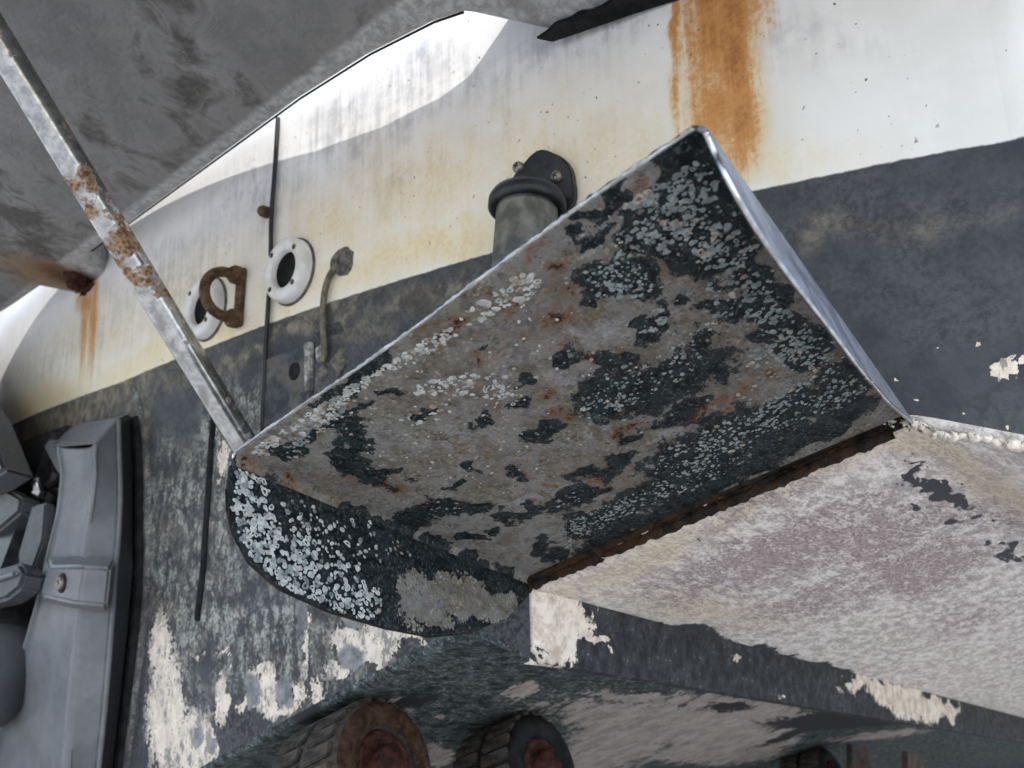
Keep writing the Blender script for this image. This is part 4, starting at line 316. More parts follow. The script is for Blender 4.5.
# ------------------------------------------------------------------ hull
hull = thing('boat_hull', 'stained white boat stern with worn dark blue bottom paint and bare patches', 'boat', (-1.0, .6, -.35))
Cx, Fx = -.1735, -.5095
prof = [(-1.5367, -.335), (-.6020, .0625), (-.5170, .0385), (Fx, .0415), (Fx, .1068), (Cx, .2420), (-.0966, .2188), (-.071, .2125)]
RX = .016
px_ = np.array([p[0] for p in prof[:2]] + [Fx - RX - .002, Fx - RX + .003, Fx - RX + .0038] + [p[0] for p in prof[5:]]); pz_ = np.array([p[1] for p in prof])
RB = .009
xs = [-.071]
while xs[-1] > -2.75: xs.append(xs[-1] - (.0018 + .0040 * (-.071 - xs[-1])))
xs = np.array(sorted(xs + [Fx - RX + .0029, Fx - RX + .0039, Fx - RX - .002, -.602, Cx]))
zbot = np.interp(xs, px_, pz_); far = xs < -1.5367; zbot[far] = -.335 + (-1.5367 - xs[far]) * .424
zbot = zbot + RB
tt = np.concatenate([np.linspace(0, 1, 270), np.linspace(1, 2, 14)[1:]])
Z = np.where(tt[None] <= 1, zbot[:, None] + (.76 - zbot[:, None]) * np.minimum(tt, 1)[None], .76 + (tt[None] - 1) * .55)
X = np.repeat(xs[:, None], Z.shape[1], 1)
rng = np.random.default_rng(3)
P = np.stack([X, ty(X, Z), Z], 2)
zb = np.interp(xs, [q[0] for q in K['zb']], [q[1] for q in K['zb']])
at = {n: field(K[n], X, Z, *wp) for n, wp in (('tr_rust', (.006, 40)), ('tr_yel', (.03, 15)), ('tr_gri', (.05, 12)), ('tr_scum', (.03, 20)), ('tr_mot', (.04, 15)), ('tr_bare', (.016, 45)), ('tr_epx', (.006, 60)), ('tr_blk', (.02, 30)))}
at['below'] = np.clip(.5 + (zb[:, None] - Z) * 40, 0, 1)
P[:, :, 1] += (at['tr_bare'] > .5) * .0006
obj('transom', P, gridf(*X.shape), 'transom', hull, at)
# rounded corner on to the hull side
c0 = P[-1]; th = np.linspace(0, math.pi / 2, 10); rc = .05; E = []
for t in th: E.append(c0 + np.array([math.sin(t) * rc, (1 - math.cos(t)) * rc, 0]))
for d in (.05, .2, .6, 1.5, 4): E.append(c0 + np.array([rc + d * .02, rc + d, 0]))
E = np.array(E); ea = {n: np.repeat(at[n][-1][None], len(E), 0) for n in at}
obj('hull_side', E, gridf(*E.shape[:2]), 'transom', hull, ea)

def bottom(name, pa, pb, ns, mat, fields, uvsel, ys=None, rb=RB, L=None, rx=0):
    if L is None: s = np.linspace(0, 1, ns)[:, None]; L = np.asarray(pa) * (1 - s) + np.asarray(pb) * s           # (x,z) along transom
    ns = len(L)
    yy = ys if ys is not None else np.concatenate([np.linspace(0, .02, 12), .02 + np.cumsum(.003 * 1.026 ** np.arange(160))])
    yy = yy[yy < 6.5]; Y = yy[None]; lift = np.where(Y < rb, rb - np.sqrt(np.maximum(0, rb ** 2 - (rb - np.minimum(Y, rb)) ** 2)), 0)
    Q = np.stack([np.repeat(L[:, :1], len(yy), 1), ty(L[:, :1], L[:, 1:2] + lift) * np.ones_like(Y) + Y * FW[1], L[:, 1:2] + lift + Y * FW[2]], 2)
    if rx: Q[:, :, 0] -= rx - np.sqrt(np.maximum(0, rx ** 2 - (rx - np.minimum(Y, rx)) ** 2)); Q[:, :, 2] -= lift; Q[:, :, 1] = ty(L[:, :1], L[:, 1:2]) + Y * FW[1]
    U, W = Q[:, :, uvsel[0]], Q[:, :, uvsel[1]]
    return obj(name, Q, gridf(ns, len(yy), 0, True), mat, hull, {f: field(K[f], U, W, .025, 30) for f in fields})
sx = np.concatenate([[Fx - RX - .002, Fx - .008], np.linspace(prof[4][0], prof[5][0], 230)[:-1], np.linspace(prof[5][0], prof[7][0], 80)]); sz = np.interp(sx, [p[0] for p in prof[4:]][1:] if 0 else [Fx - RX - .002, Fx] + [p[0] for p in prof[5:]], [prof[4][1] - .005] + [p[1] for p in prof[4:]])
kern = np.exp(-(((sx[:, None] - sx[None]) / .016) ** 2)); szs = kern @ sz / kern.sum(1); wgt = np.clip((.06 - np.abs(sx - Cx)) / .03, 0, 1); sz = sz * (1 - wgt) + szs * wgt
bottom('bottom_panel', None, None, 0, 'panel', ['p1_dark', 'p1_mau', 'p1_yel'], (0, 1), L=np.stack([sx, sz], 1))
bottom('strake', prof[2], (Fx, .0415), 12, 'strake', ['f_bare'], (1, 2), rx=RX)
bottom('strake_face', (Fx, .0415), (Fx, .1068), 60, 'strake', ['f_bare'], (1, 2), rx=RX)
bottom('strake_underside', prof[1], prof[2], 30, 'inner', ['p2_bare', 'p2_dark'], (0, 1))
bottom('bottom_panel', prof[0], prof[1], 260, 'inner', ['p2_bare', 'p2_dark'], (0, 1))
bottom('bottom_panel', (-2.75, .18), prof[0], 20, 'inner', ['p2_bare', 'p2_dark'], (0, 1))
# deck closing the hull above the platform
zt = 1.31; dk_ = np.array([[(x, ty(x, zt), zt), (x, 5.5, zt)] for x in np.linspace(-2.75, -.02, 12)]); obj('deck', dk_, gridf(12, 2), 'transom', hull, {n: np.zeros(24) for n in at})
for nm_, q_ in (('hull_side', [(-2.75, .35, -.6), (-2.75, 5.5, -.6), (-2.75, 5.5, 1.31), (-2.75, .2, 1.31)]), ('bow_panel', [(-2.75, 5.5, -.6), (.1, 5.5, -.6), (.1, 5.5, 1.31), (-2.75, 5.5, 1.31)])):
    obj(nm_, q_, [(0, 1, 2, 3)], 'greyplate', hull, None, False)
# lumpy torn gelcoat along the lower transom edge
b = smoothpath(G['bead']); rr = np.random.default_rng(5); segs = [(0, .33), (.40, 1.0)]
for s0, s1 in segs:
    i0, i1 = int(s0 * (len(b) - 1)), int(s1 * (len(b) - 1)); q = b[i0:i1 + 1]; q = np.array([np.array([np.interp(t, np.arange(len(q)), q[:, i]) for i in range(3)]) for t in np.linspace(0, len(q) - 1, 46)])
    rad = .0016 + .0022 * np.abs(np.convolve(rr.normal(size=50), [.3, .5, .5, .3, .2], 'valid')) ; rad[0] = rad[-1] = .0008
    q[:, 1] += .002 + .001 * rr.normal(size=46); q[:, 2] += .001 * rr.normal(size=46)
    tube('torn_edge', q, rad, 'pale', hull, 9, None, .22, 3)

# raised ridge and groove strip on the lower transom
q = smoothpath(G['ridge']); rd = tube('ridge', q + np.array([0, .006, 0]), .011, 'transom', hull, 12)
for n_ in at: a_ = rd.data.attributes.new(n_, 'FLOAT', 'POINT'); a_.data.foreach_set('value', np.full(len(rd.data.vertices), {'below': 1., 'tr_scum': .35, 'tr_mot': .45}.get(n_, 0.), 'f4'))
tube('groove_strip', smoothpath(G['groove']) + np.array([0, .002, 0]), .006, 'black', hull, 10)
mn = tnorm(-.92, .36)
mp = slab('mounting_plate', G['mplate'], mn * .006, 'greyplate', hull, .002); slab('edge_strip', G['mstrip'], mn * .007, 'chalky', mp, .002)
lathe('hole', [(.0002, .0068), (.011, .0068), (.0125, .0062), (.0125, 0)], G['mhole'], mn, 'black', mp, 20)


# ------------------------------------------------------------------ trim tab
A, B, Cc, D, hh, uu, nn = [np.array(G[i]) for i in 'A B C D h u n'.split()]
Wd = np.linalg.norm(Cc - D)
tab = thing('trim_tab', 'large corroded steel trim tab with flaking dark paint and barnacle scars under the stern', 'trim tab', D)
NW, NU = 250, 200; RF = .006
wv = np.concatenate([np.linspace(0, RF / Wd, 7), np.linspace(RF / Wd, 1 - RF / Wd, NW)[1:-1], np.linspace(1 - RF / Wd, 1, 7)]); uv = np.linspace(0, 1, NU)
Wg, Ug = np.meshgrid(wv, uv, indexing='ij')
def bil(w, u): return (D * ((1 - w) * (1 - u))[..., None] + Cc * (w * (1 - u))[..., None] + A * ((1 - w) * u)[..., None] + B * (w * u)[..., None])
P = bil(Wg, Ug); wm = Wg * Wd
dep = np.where(wm < RF, RF - np.sqrt(np.maximum(0, RF ** 2 - (RF - wm) ** 2)), 0) + np.where(Wd - wm < RF, RF - np.sqrt(np.maximum(0, RF ** 2 - (RF - (Wd - wm)) ** 2)), 0)
sag = .0015 * np.sin(Wg * 9 + Ug * 4) * Ug
P = P + nn * (dep + sag)[..., None]
U_, W_ = (P - D) @ hh, (P - D) @ uu
dkf = field(K['pl_dark'], U_, W_)
plate = sheet('plate', P, .0032, ('plate', 'outer'), tab, {n: field(K[n], U_, W_, .017, 55) for n in ('pl_dark', 'pl_rust', 'pl_pale')}, nn)
# inboard flange (inner face seen), outboard flange (outer face seen)
fl = [(-.006, .0112), (.0079, .0249), (.0428, .0528), (.0935, .0748), (.1433, .0887), (.1925, .0919), (.2459, .0916), (.2899, .0855), (.3154, .0735), (.3300, .0560), (.3365, .0400), (.3390, .0250), (.3392, .0062)]
AD = (A - D) / np.linalg.norm(A - D); LA = np.linalg.norm(A - D)
av = np.concatenate([np.linspace(0.0, .30, 120), np.linspace(.30, LA, 60)[1:]]); bot = np.interp(av, [p[0] for p in fl], [p[1] for p in fl]); bot[-1] = max(bot[-1], RF + .004)
tv = np.linspace(0, 1, 60); Bd = RF * .95 + (np.maximum(bot, RF + .003)[:, None] - RF * .95) * tv[None]
P2 = D + AD * av[:, None, None] + nn * Bd[..., None]
aU = (P2 - D) @ AD; bU = (P2 - D) @ nn
flL = sheet('side_flange', P2, .003, 'flange', tab, {'fl_bare': field(K['fl_bare'], aU, bU, .012, 60)}, hh, 'inboard side flange thick with pale barnacle scars and a bare brown patch')
fr = [(0, .007), (.0423, .0217), (.10, .041), (.17, .0565), (.229, .0603), (.2824, .0645), (.3149, .0650), (.3300, .060), (.3420, .0500), (.3490, .034), (.3503, .0070)]
BC = (B - Cc) / np.linalg.norm(B - Cc); LB = np.linalg.norm(B - Cc)
av = np.concatenate([np.linspace(0, .30, 40), np.linspace(.30, LB, 40)[1:]]); bot = np.interp(av, [p[0] for p in fr], [p[1] for p in fr]) + .0006 * np.sin(av * 70)
tv = np.linspace(0, 1, 14); Bd = RF * .95 + (np.maximum(bot, RF + .002)[:, None] - RF * .95) * tv[None]
P3 = Cc + BC * av[:, None, None] + nn * Bd[..., None] + hh * .003
flR = sheet('side_flange', P3, .003, 'outer', tab, {}, hh, 'outboard side flange in shiny blue grey paint')
e1 = P3[:, -1]; tube('worn_edge', e1 + nn * .0002 - hh * .0015, .0014, 'tabsteel', tab, 8)
e2 = P[:, -1] + uu * .0002 - nn * .0016; tube('worn_edge', e2[::2], .0013, 'tabsteel', tab, 8, None, .25, 5)
e3 = P2[:, -1][30:]; tube('worn_edge', e3 - hh * .0015, .0011, 'grime_shade', tab, 8)
# hinge: pin knuckles along the transom and dirty near-black pieces painting in the shadow gap
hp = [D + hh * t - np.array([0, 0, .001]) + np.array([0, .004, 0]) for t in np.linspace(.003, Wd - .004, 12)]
tube('hinge_pin', hp, .0044, 'grime_shade', tab, 10)
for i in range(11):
    a_, b_ = hp[i], hp[i + 1]; tube('hinge_knuckle', [a_ + (b_ - a_) * .06, a_ + (b_ - a_) * .94], .0048, 'grime_shade', tab, 10)
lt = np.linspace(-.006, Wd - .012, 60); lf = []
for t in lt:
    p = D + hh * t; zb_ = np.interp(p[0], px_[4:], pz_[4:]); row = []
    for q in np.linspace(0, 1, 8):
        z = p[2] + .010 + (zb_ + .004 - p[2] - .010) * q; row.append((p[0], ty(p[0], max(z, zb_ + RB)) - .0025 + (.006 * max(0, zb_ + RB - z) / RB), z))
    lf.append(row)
sheet('hinge_shade_strip', np.array(lf), .0015, 'grime_shade', tab, None, (0, -1, 0))  # dark strip standing in for the shadow gap below the hinge
tube('lower_edge', (P[:, 0] - nn * .0016 - uu * .0002)[::3], .0022, 'grime_shade', tab, 8)
tube('grime_shade_seam', [D + hh * t + np.array([0, .0035, -.0035]) for t in np.linspace(-.002, Wd - .004, 60)], .0042, 'grime_shade', tab, 8, None, .2, 12)  # dirt and gap shadow put into one dark seam
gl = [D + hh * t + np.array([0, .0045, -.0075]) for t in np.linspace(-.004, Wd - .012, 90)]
tube('grime_shade_seam', gl, .0045 + .0018 * np.random.default_rng(8).random(90), 'grime_shade', tab, 8, None, .15, 9)

# barnacle scars: ragged little lime discs and rings, each a low dome
rs = np.random.default_rng(11)
def scar_mesh(i):
    n = 11; ring = i % 5 == 2; ph = rs.uniform(0, 6.28); rad = 1 + .16 * np.sin(np.arange(n) * 2 * np.pi / n * 2 + ph) + .08 * np.sin(np.arange(n) * 2 * np.pi / n * 3 + 2 * ph) + rs.normal(0, .055, n); el = rs.uniform(.72, 1.0)
    a = np.arange(n) * 2 * np.pi / n; V = []; hz = rs.uniform(.025, .07); prof_ = [(1, -.05), (.93, hz * .6), (.72, hz), (.46, hz * .9) if ring else (.5, hz), (.38, -.06) if ring else (.42, hz)]
    for r, z in prof_: V += [(r * rad[j] * math.cos(a[j]), r * rad[j] * math.sin(a[j]) * el, z + rs.normal(0, .004)) for j in range(n)]
    F = []
    for q in range(len(prof_) - 1): F += [(q * n + j, q * n + (j + 1) % n, (q + 1) * n + (j + 1) % n, (q + 1) * n + j) for j in range(n)]
    if not ring: F.append(tuple((len(prof_) - 1) * n + j for j in range(n)))
    return np.array(V), F
SC = [scar_mesh(i) for i in range(12)]
def scars(clus, surf, parent, nrm, ex, eyv, inside, pale, limit, mats, dens=.8):
    items = []; grid = {}
    for b in clus:
        Mx = np.linalg.inv(np.array([[b[2], b[3]], [b[4], b[5]]])); tries = 0; made = 0
        while made < b[6] * dens and tries < b[6] * 4:
            tries += 1; t = rs.uniform(0, 6.283); q = math.sqrt(rs.random()) * 1.15; d = Mx @ np.array([q * math.cos(t), q * math.sin(t)]); c = np.array(b[:2]) + d
            r = (b[7] * .75 + (b[8] * 1.05 - b[7] * .75) * rs.random() ** 1.7) * .001
            if not inside(c, r): continue
            key = (int(c[0] / .004), int(c[1] / .004)); bad = False
            for ii in (-1, 0, 1):
                for jj in (-1, 0, 1):
                    for o_ in grid.get((key[0] + ii, key[1] + jj), []):
                        if (o_[0] - c[0]) ** 2 + (o_[1] - c[1]) ** 2 < (.50 * (o_[2] + r)) ** 2: bad = True
            if bad: continue
            grid.setdefault(key, []).append((c[0], c[1], r)); items.append((c, r)); made += 1
    items.sort(key=lambda it: -it[1] / np.linalg.norm(surf(it[0])))
    meshes = {}; rest = {m_: ([], []) for m_ in mats}
    for i, (c, r) in enumerate(items):
        p = surf(c); vi = rs.integers(0, 12); rot = rs.uniform(0, 6.283); m_ = pale(c, rs.random()); e_x = ex * math.cos(rot) + eyv * math.sin(rot); e_y = -ex * math.sin(rot) + eyv * math.cos(rot)
        if i < limit:
            k2 = (vi, m_)
            if k2 not in meshes:
                me = bpy.data.meshes.new('barnacle_scar'); me.from_pydata(SC[vi][0].tolist(), [], SC[vi][1]); me.polygons.foreach_set('use_smooth', [True] * len(me.polygons)); me.materials.append(MT[m_]); meshes[k2] = me
            o = bpy.data.objects.new('barnacle_scar', meshes[k2]); C.objects.link(o); o.parent = parent
            nz = nrm if np.dot(np.cross(e_x, e_y), nrm) > 0 else nrm
            ey2 = np.cross(nz, e_x); mtx = Matrix((Vector(e_x * r), Vector(ey2 * r), Vector(nz * r))).transposed().to_4x4(); mtx.translation = Vector(p) + OFF - ORG[parent.name]
            o.matrix_local = mtx
        else:
            ey2 = np.cross(nrm, e_x); V, F = SC[vi]; L_, F_ = rest[m_]; n0 = len(L_)
            L_ += list(p + r * (V[:, :1] * e_x + V[:, 1:2] * ey2 + V[:, 2:] * nrm)); F_ += [tuple(j + n0 for j in f) for f in F]
    for m_, (L_, F_) in rest.items():
        if L_: o = obj('small_barnacle_scars', L_, F_, m_, parent); o['kind'] = 'stuff'
    return len(items)
def psurf(c): return D + hh * c[0] + uu * c[1] + nn * .0004
def wof(c): return c[0] / Wd
sagf = lambda c: .0015 * math.sin(wof(c) * 9 + c[1] / .345 * 4) * c[1] / .345
n1 = scars(K['pl_clus'], lambda c: psurf(c) + nn * sagf(c), plate, nn, hh, uu, lambda c, r: RF + r < c[0] < Wd - RF - r and .004 < c[1] < .334,
      lambda c, q: ('barnacle_pale' if q < .8 else 'barnacle_tan') if (c[0] < .26 and c[1] > .13 and q < .9 and field(K['pl_dark'], np.array([c[0]]), np.array([c[1]]))[0] < .5) else ('barnacle' if q < .85 else 'barnacle_tan'), 200, ('barnacle', 'barnacle_pale', 'barnacle_tan'), 1.0)
fA = np.array([p[0] for p in fl]); fB = np.array([p[1] for p in fl])
n2 = scars(K['fl_clus'], lambda c: D + AD * c[0] + nn * c[1] + hh * .0004, flL, hh, AD, nn, lambda c, r: .004 < c[0] < .334 and RF + r * .5 < c[1] < np.interp(c[0] + r, fA, fB) - r,
      lambda c, q: 'barnacle_pale' if (c[0] > .2 and q < .75) else ('barnacle_tan' if q < .6 else 'barnacle'), 100, ('barnacle', 'barnacle_pale', 'barnacle_tan'), .85)
print('scars', n1, n2)

# ------------------------------------------------------------------ swim platform
zp = .6798
plat = thing('swim_platform', 'grubby grey fibreglass swim platform seen from below, slotted along the transom', 'swim platform', (-1.2, 0, zp))
PR, PL = G['padR'], G['padL']; out = [(.02, -.38), (.03, -.2)]
edge = [(.24, ty(-.05, zp) - .004)] + [(x, ty(x, zp) - .003) for x in np.linspace(-.06, -.42, 10)] + [tuple(p[:2]) for p in PR[::-1]] + [(-.56, .3600), (-.66, .3470), (-.80, .3400)] + [tuple(p[:2]) for p in PL] + [(-1.95, .3335), (-2.2, .325), (-2.9, .29)]
poly = [(.24, -.56)] + edge + [(-2.9, -.56)]
bm = bmesh.new(); vb = [bm.verts.new((x, y, zp)) for x, y in poly]; fb = bm.faces.new(vb); ret = bmesh.ops.extrude_face_region(bm, geom=[fb])
for v in [q for q in ret['geom'] if isinstance(q, bmesh.types.BMVert)]: v.co.z += .108
bmesh.ops.recalc_face_normals(bm, faces=bm.faces)
be = [e_ for e_ in bm.edges if abs(e_.verts[0].co.z - zp) < 1e-5 and abs(e_.verts[1].co.z - zp) < 1e-5]
bmesh.ops.bevel(bm, geom=be, offset=.022, segments=5, affect='EDGES', clamp_overlap=True, profile=.5)
V = np.array([v.co[:] for v in bm.verts]); F = [[v.index for v in f.verts] for f in bm.faces]; bm.verts.index_update(); F = [[v.index for v in f.verts] for f in bm.faces]; bm.free()
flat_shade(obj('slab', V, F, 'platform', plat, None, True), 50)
# black gasket squeezed along the fixed edge, dark lip along the slot
slab('gasket', G['gask'], (0, 0, -.005), 'black', plat, .0015)
tube('slot_lip', [(x, y - .001, zp + .012) for x, y in [(-.5225, .371), (-.56, .361), (-.66, .348), (-.80, .341), (-1.1, .3405), (-1.51, .3405)]], .0015, 'grime_shade', plat, 8)
rb = np.array(G['rust_bolt']); bo = lathe('mounting_bolt', [(.0005, -.026), (.012, -.026), (.015, -.022), (.015, -.012), (.024, -.010), (.026, -.004), (.026, .004)], rb, (0, 0, 1), 'rust_dark', plat, 6)
lu = np.array(G['rust_lump']); rr = np.random.default_rng(4)
sp = []
for i in range(9):
    for j in range(16):
        t = math.pi * i / 8; a = 2 * math.pi * j / 16; q = 1 + .18 * rr.normal(); sp.append(lu + np.array([.055 * math.sin(t) * math.cos(a) * q, .022 * math.sin(t) * math.sin(a) * q, .016 * math.cos(t) * q]))
obj('rust_crust', sp, gridf(9, 16, 0, False, True), 'rust_dark', plat)

# ------------------------------------------------------------------ support strut
S0, S1 = np.array(G['strut'][0]), np.array(G['strut'][1])
st = thing('support_strut', 'rust stained stainless tube bracing the swim platform to the transom', 'strut', S1)
n_ = 40; pts = [S0 + (S1 - S0) * t for t in np.linspace(0, 1, n_)]
tube('tube', pts, .0178, 'steel', st, 32)
lathe('end_plate', [(.0005, .006), (.034, .006), (.036, .004), (.036, -.001)], S1 + tnorm(S1[0], S1[2]) * .001, tnorm(S1[0], S1[2]), 'steel', st, 24)
lathe('end_plate', [(.0005, -.006), (.036, -.006), (.038, -.004), (.038, .001)], S0, (0, 0, 1), 'steel', st, 24)

# ------------------------------------------------------------------ through-hull fittings
def ringfit(p, R, label, nscrew=4):
    p = np.array(p); nrm = tnorm(p[0], p[2]); t = thing('through_hull_fitting', label, 'hull fitting', p, 'white round hull fittings on the transom')
    lathe('flange', [(R, -.002), (R * 1.0, .010), (R * .96, .016), (R * .88, .019), (R * .66, .019), (R * .58, .016), (R * .56, .006), (R * .55, -.004)], p, nrm, 'white_plastic', t, 48)
    lathe('foot_ring', [(R * 1.07, -.002), (R * 1.05, .002), (R * .99, .0035)], p, nrm, 'sealant', t, 40)  # thin dark ring around the foot of the flange
    lathe('bore', [(R * .57, .009), (R * .5, .004), (R * .2, .003), (.0004, .003)], p, nrm, 'black', t, 32)
    x, y, d = frame(nrm)
    for i in range(nscrew):
        a = math.pi / 4 + i * math.pi / 2; c = p + (x * math.cos(a) + y * math.sin(a)) * R * .77
        lathe('screw', [(.0003, .0204), (.003, .0202), (.0042, .0192), (.0042, .017)], c, nrm, 'bronze', t, 10)
ringfit(G['ring1'], .047, 'white round hull fitting just right of the hanging black cable')
ringfit(G['ring2'], .050, 'white round hull fitting partly hidden behind the bronze towing eye')
ringfit(G['ring3'], .055, 'white round hull fitting cut off by the left edge, above the grey drive')

# bronze towing eye
pt, pb = np.array(G['pad_t']), np.array(G['pad_b']); nrm = tnorm(pt[0], pt[2])
ey = thing('towing_eye', 'tarnished bronze U shaped eye bolted to the transom beside the white fittings', 'towing eye', pb)
up = (pt - pb) / np.linalg.norm(pt - pb); side = np.cross(up, nrm)
box('base_plate', (pt + pb) / 2 + nrm * .003, (side, up, nrm), (.011, np.linalg.norm(pt - pb) / 2 + .012, .003), 'bronze', ey, .002)
Lh = np.linalg.norm(pt - pb); mid = (pt + pb) / 2; path = []
for t in np.linspace(-1, 1, 21):
    a = t * math.pi / 2; path.append(mid + up * math.sin(a) * Lh / 2 + nrm * (.026 + .034 * math.cos(a)))
path = [pb + nrm * .004, pb + nrm * .02] + path + [pt + nrm * .02, pt + nrm * .004]
tube('loop', smoothpath(path), .0078, 'bronze', ey, 14, None, .02)
for q in (pt, pb): lathe('collar', [(.0135, .004), (.0145, .008), (.0145, .016), (.011, .021), (.008, .022)], q, nrm, 'bronze', ey, 18)

# hanging cable with clip
cb = thing('black_cable', 'thin black cable hanging down the white transom from the platform slot', 'cable', G['cable'][-1])
tube('sheath', smoothpath(G['cable']), .0034, 'cable', cb, 10)
cl = np.array(G['clip']); lathe('clip', [(.0004, .016), (.006, .015), (.009, .010), (.009, .0)], cl, tnorm(cl[0], cl[2]), 'bronze', cb, 14)
# grubby drain tube out of a sealed hole
dtb = thing('drain_tube', 'grubby bent tube leaving a hole smeared with grey sealant', 'tube', G['tube'][-1])
tube('bent_tube', smoothpath(G['tube']), .0044, 'tube', dtb, 12)
hl = np.array(G['hole']); nrm = tnorm(hl[0], hl[2]); x, y, d = frame(nrm); rr = np.random.default_rng(6); V = []
for r, a in ((1, .0), (.85, .004), (.55, .009), (.25, .010), (.02, .007)):
    for j in range(18): V.append(hl + nrm * a + (x * math.cos(j * math.pi / 9) + y * math.sin(j * math.pi / 9)) * r * .021 * (1 + .12 * math.sin(j * .9) * r + .05 * rr.normal()))
obj('sealant_patch', V, gridf(5, 18, 0, True, True), 'sealant', dtb)
for ctr_, rad_ in ((np.array(G['stub'][2]), .017), (np.array(G['stub'][5]), .011), (np.array(G['stub'][0]), .012)):
    V = [ctr_ + nrm * a + (x * math.cos(j * math.pi / 9) + y * math.sin(j * math.pi / 9)) * r * rad_ * (1 + .25 * math.sin(j * 1.3 + rad_ * 900) * r + .1 * rr.normal()) for r, a in ((1, .0), (.85, .003), (.55, .006), (.25, .007), (.02, .005)) for j in range(18)]
    obj('sealant_patch', V, gridf(5, 18, 0, True, True), 'chalky' if rad_ == .012 else 'sealant', dtb)

# ------------------------------------------------------------------ exhaust hose outlet
pp = np.array(G['pipe0']); nrm = tnorm(pp[0], pp[2]); hx = np.cross(nrm, (0, 0, 1.)); hx /= np.linalg.norm(hx); vz = np.cross(hx, nrm)
if vz[2] < 0: vz = -vz
ho = thing('hose_outlet', 'black screwed flange with a stubby grey hose above the trim tab', 'hose outlet', pp)
s1, s2 = np.array(G['scr'][0]), np.array(G['scr'][1]); sc = (s1 + s2) / 2
ex = (s2 - s1) / np.linalg.norm(s2 - s1); cc = pp
pl_ = []
for j in range(28):
    a = 2 * math.pi * j / 28; r = .043 + .006 * max(0, math.cos(3 * (a - math.radians(90)) )) ** 2; pl_.append(cc + hx * (-math.cos(a)) * r + vz * math.sin(a) * r)
slab('mounting_flange', pl_, nrm * .010, 'black_plastic', ho, .002)
ax = np.array([.0, .10, -.97]); ax /= np.linalg.norm(ax)
el = [cc - vz * .018 - nrm * .004, cc - vz * .018 + nrm * .030]; tube('elbow', [el[0], (el[0] + el[1]) / 2, el[1]], [.026, .026, .024], 'black_plastic', ho, 30)
el = [el[1] - ax * .004]
lathe('collar', [(.030, -.004), (.0385, -.003), (.0415, .003), (.0415, .012), (.0385, .015), (.0335, .013)], el[-1] + ax * .004, ax, 'black_plastic', ho, 40)
lathe('hose', [(.0325, 0), (.0325, .03), (.033, .07), (.0325, .11), (.028, .11), (.028, .06), (.0004, .06)], el[-1], ax, 'hose', ho, 40)
for s_ in (s1, s2):
    sw = lathe('screw', [(.0003, .0065), (.004, .0062), (.0062, .0045), (.0066, .002), (.0066, -.006)], s_ - nrm * .001, nrm, 'brass', ho, 16)
    for dr in (ex, np.cross(ex, nrm)): box('slot', s_ + nrm * .0050, (dr, np.cross(dr, nrm), nrm), (.0034, .0007, .0006), 'black', sw, 0)

# ------------------------------------------------------------------ stern drive
dr = thing('stern_drive', 'grey painted stern drive housing with a hex bolt at the left edge', 'stern drive', np.array(G['drive'][-1][0]))
R = np.array(G['drive'])                                       # rows (top to bottom) x columns (right-back, right-front, crease, left)
nr = R.shape[0]
def refine(R, n):
    t = np.linspace(0, R.shape[0] - 1, n); o = np.empty((n,) + R.shape[1:])
    for i in range(R.shape[1]):
        for c in range(3): o[:, i, c] = np.interp(t, np.arange(R.shape[0]), R[:, i, c])
    return o
Rf = refine(R, 60)
for _ in range(3): Rf[1:-1] = (Rf[:-2] + Rf[2:] + 2 * Rf[1:-1]) / 4
def strip(name, cols, mat, thick, conc=0, label=None, n=8):
    L = []
    for a_, b_ in zip(cols[:-1], cols[1:]):
        for t in np.linspace(0, 1, n, endpoint=False): L.append(a_ * (1 - t) + b_ * t + np.array([0, conc * math.sin(math.pi * t), 0]))
    L.append(cols[-1]); return sheet(name, np.array(L), thick, mat, dr, None, (.6, -.8, 0), label)
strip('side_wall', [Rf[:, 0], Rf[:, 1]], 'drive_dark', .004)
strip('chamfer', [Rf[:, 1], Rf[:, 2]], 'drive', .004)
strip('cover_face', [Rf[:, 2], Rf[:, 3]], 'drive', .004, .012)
back = Rf[:, 3] + np.array([.012, .09, 0]); strip('inner_wall', [Rf[:, 3], back], 'drive', .003)
for cols in ((1,),):
    for c in cols: tube('rounded_edge', Rf[:, c] + np.array([0, .0025, 0]), .0042, 'drive', dr, 10)
tube('rounded_edge', Rf[:, 3] + np.array([0, .002, 0]), .004, 'drive', dr, 10)
tp_ = [np.array(p) for p in G['drv_top']]
cap = [tp_[0], tp_[1], tp_[2], R[0][0], R[0][1], R[0][2], R[0][3]]
obj('top_cap', cap, [(0, 1, 5, 6), (1, 2, 4, 5), (2, 3, 4)], 'drive', dr, None, False)
# dark backing and gasket against the transom
tube('gasket', Rf[:, 0] + np.array([.016, .012, 0]), .012, 'black', dr, 10)
bb = [np.array(p) for p in G['boss_b']]; ff = [np.array(p) for p in G['boss']]
bs = obj('bolt_boss', bb + ff, [(6, 7, 10, 11), (7, 8, 9, 10), (0, 1, 7, 6), (1, 2, 8, 7), (2, 3, 9, 8), (3, 4, 10, 9), (4, 5, 11, 10), (5, 0, 6, 11)], 'drive', dr, None, False)
bm = bmesh.new(); bm.from_mesh(bs.data); bmesh.ops.recalc_face_normals(bm, faces=bm.faces); bmesh.ops.bevel(bm, geom=[e_ for e_ in bm.edges if not e_.is_boundary], offset=.005, segments=3, affect='EDGES', clamp_overlap=True); bm.to_mesh(bs.data); bm.free(); flat_shade(bs, 40)
bn = np.cross(ff[1] - ff[0], ff[5] - ff[0]); bn /= np.linalg.norm(bn); bn = bn if bn[1] < 0 else -bn
bp = (ff[0] + ff[1] + ff[4] + ff[5]) / 4
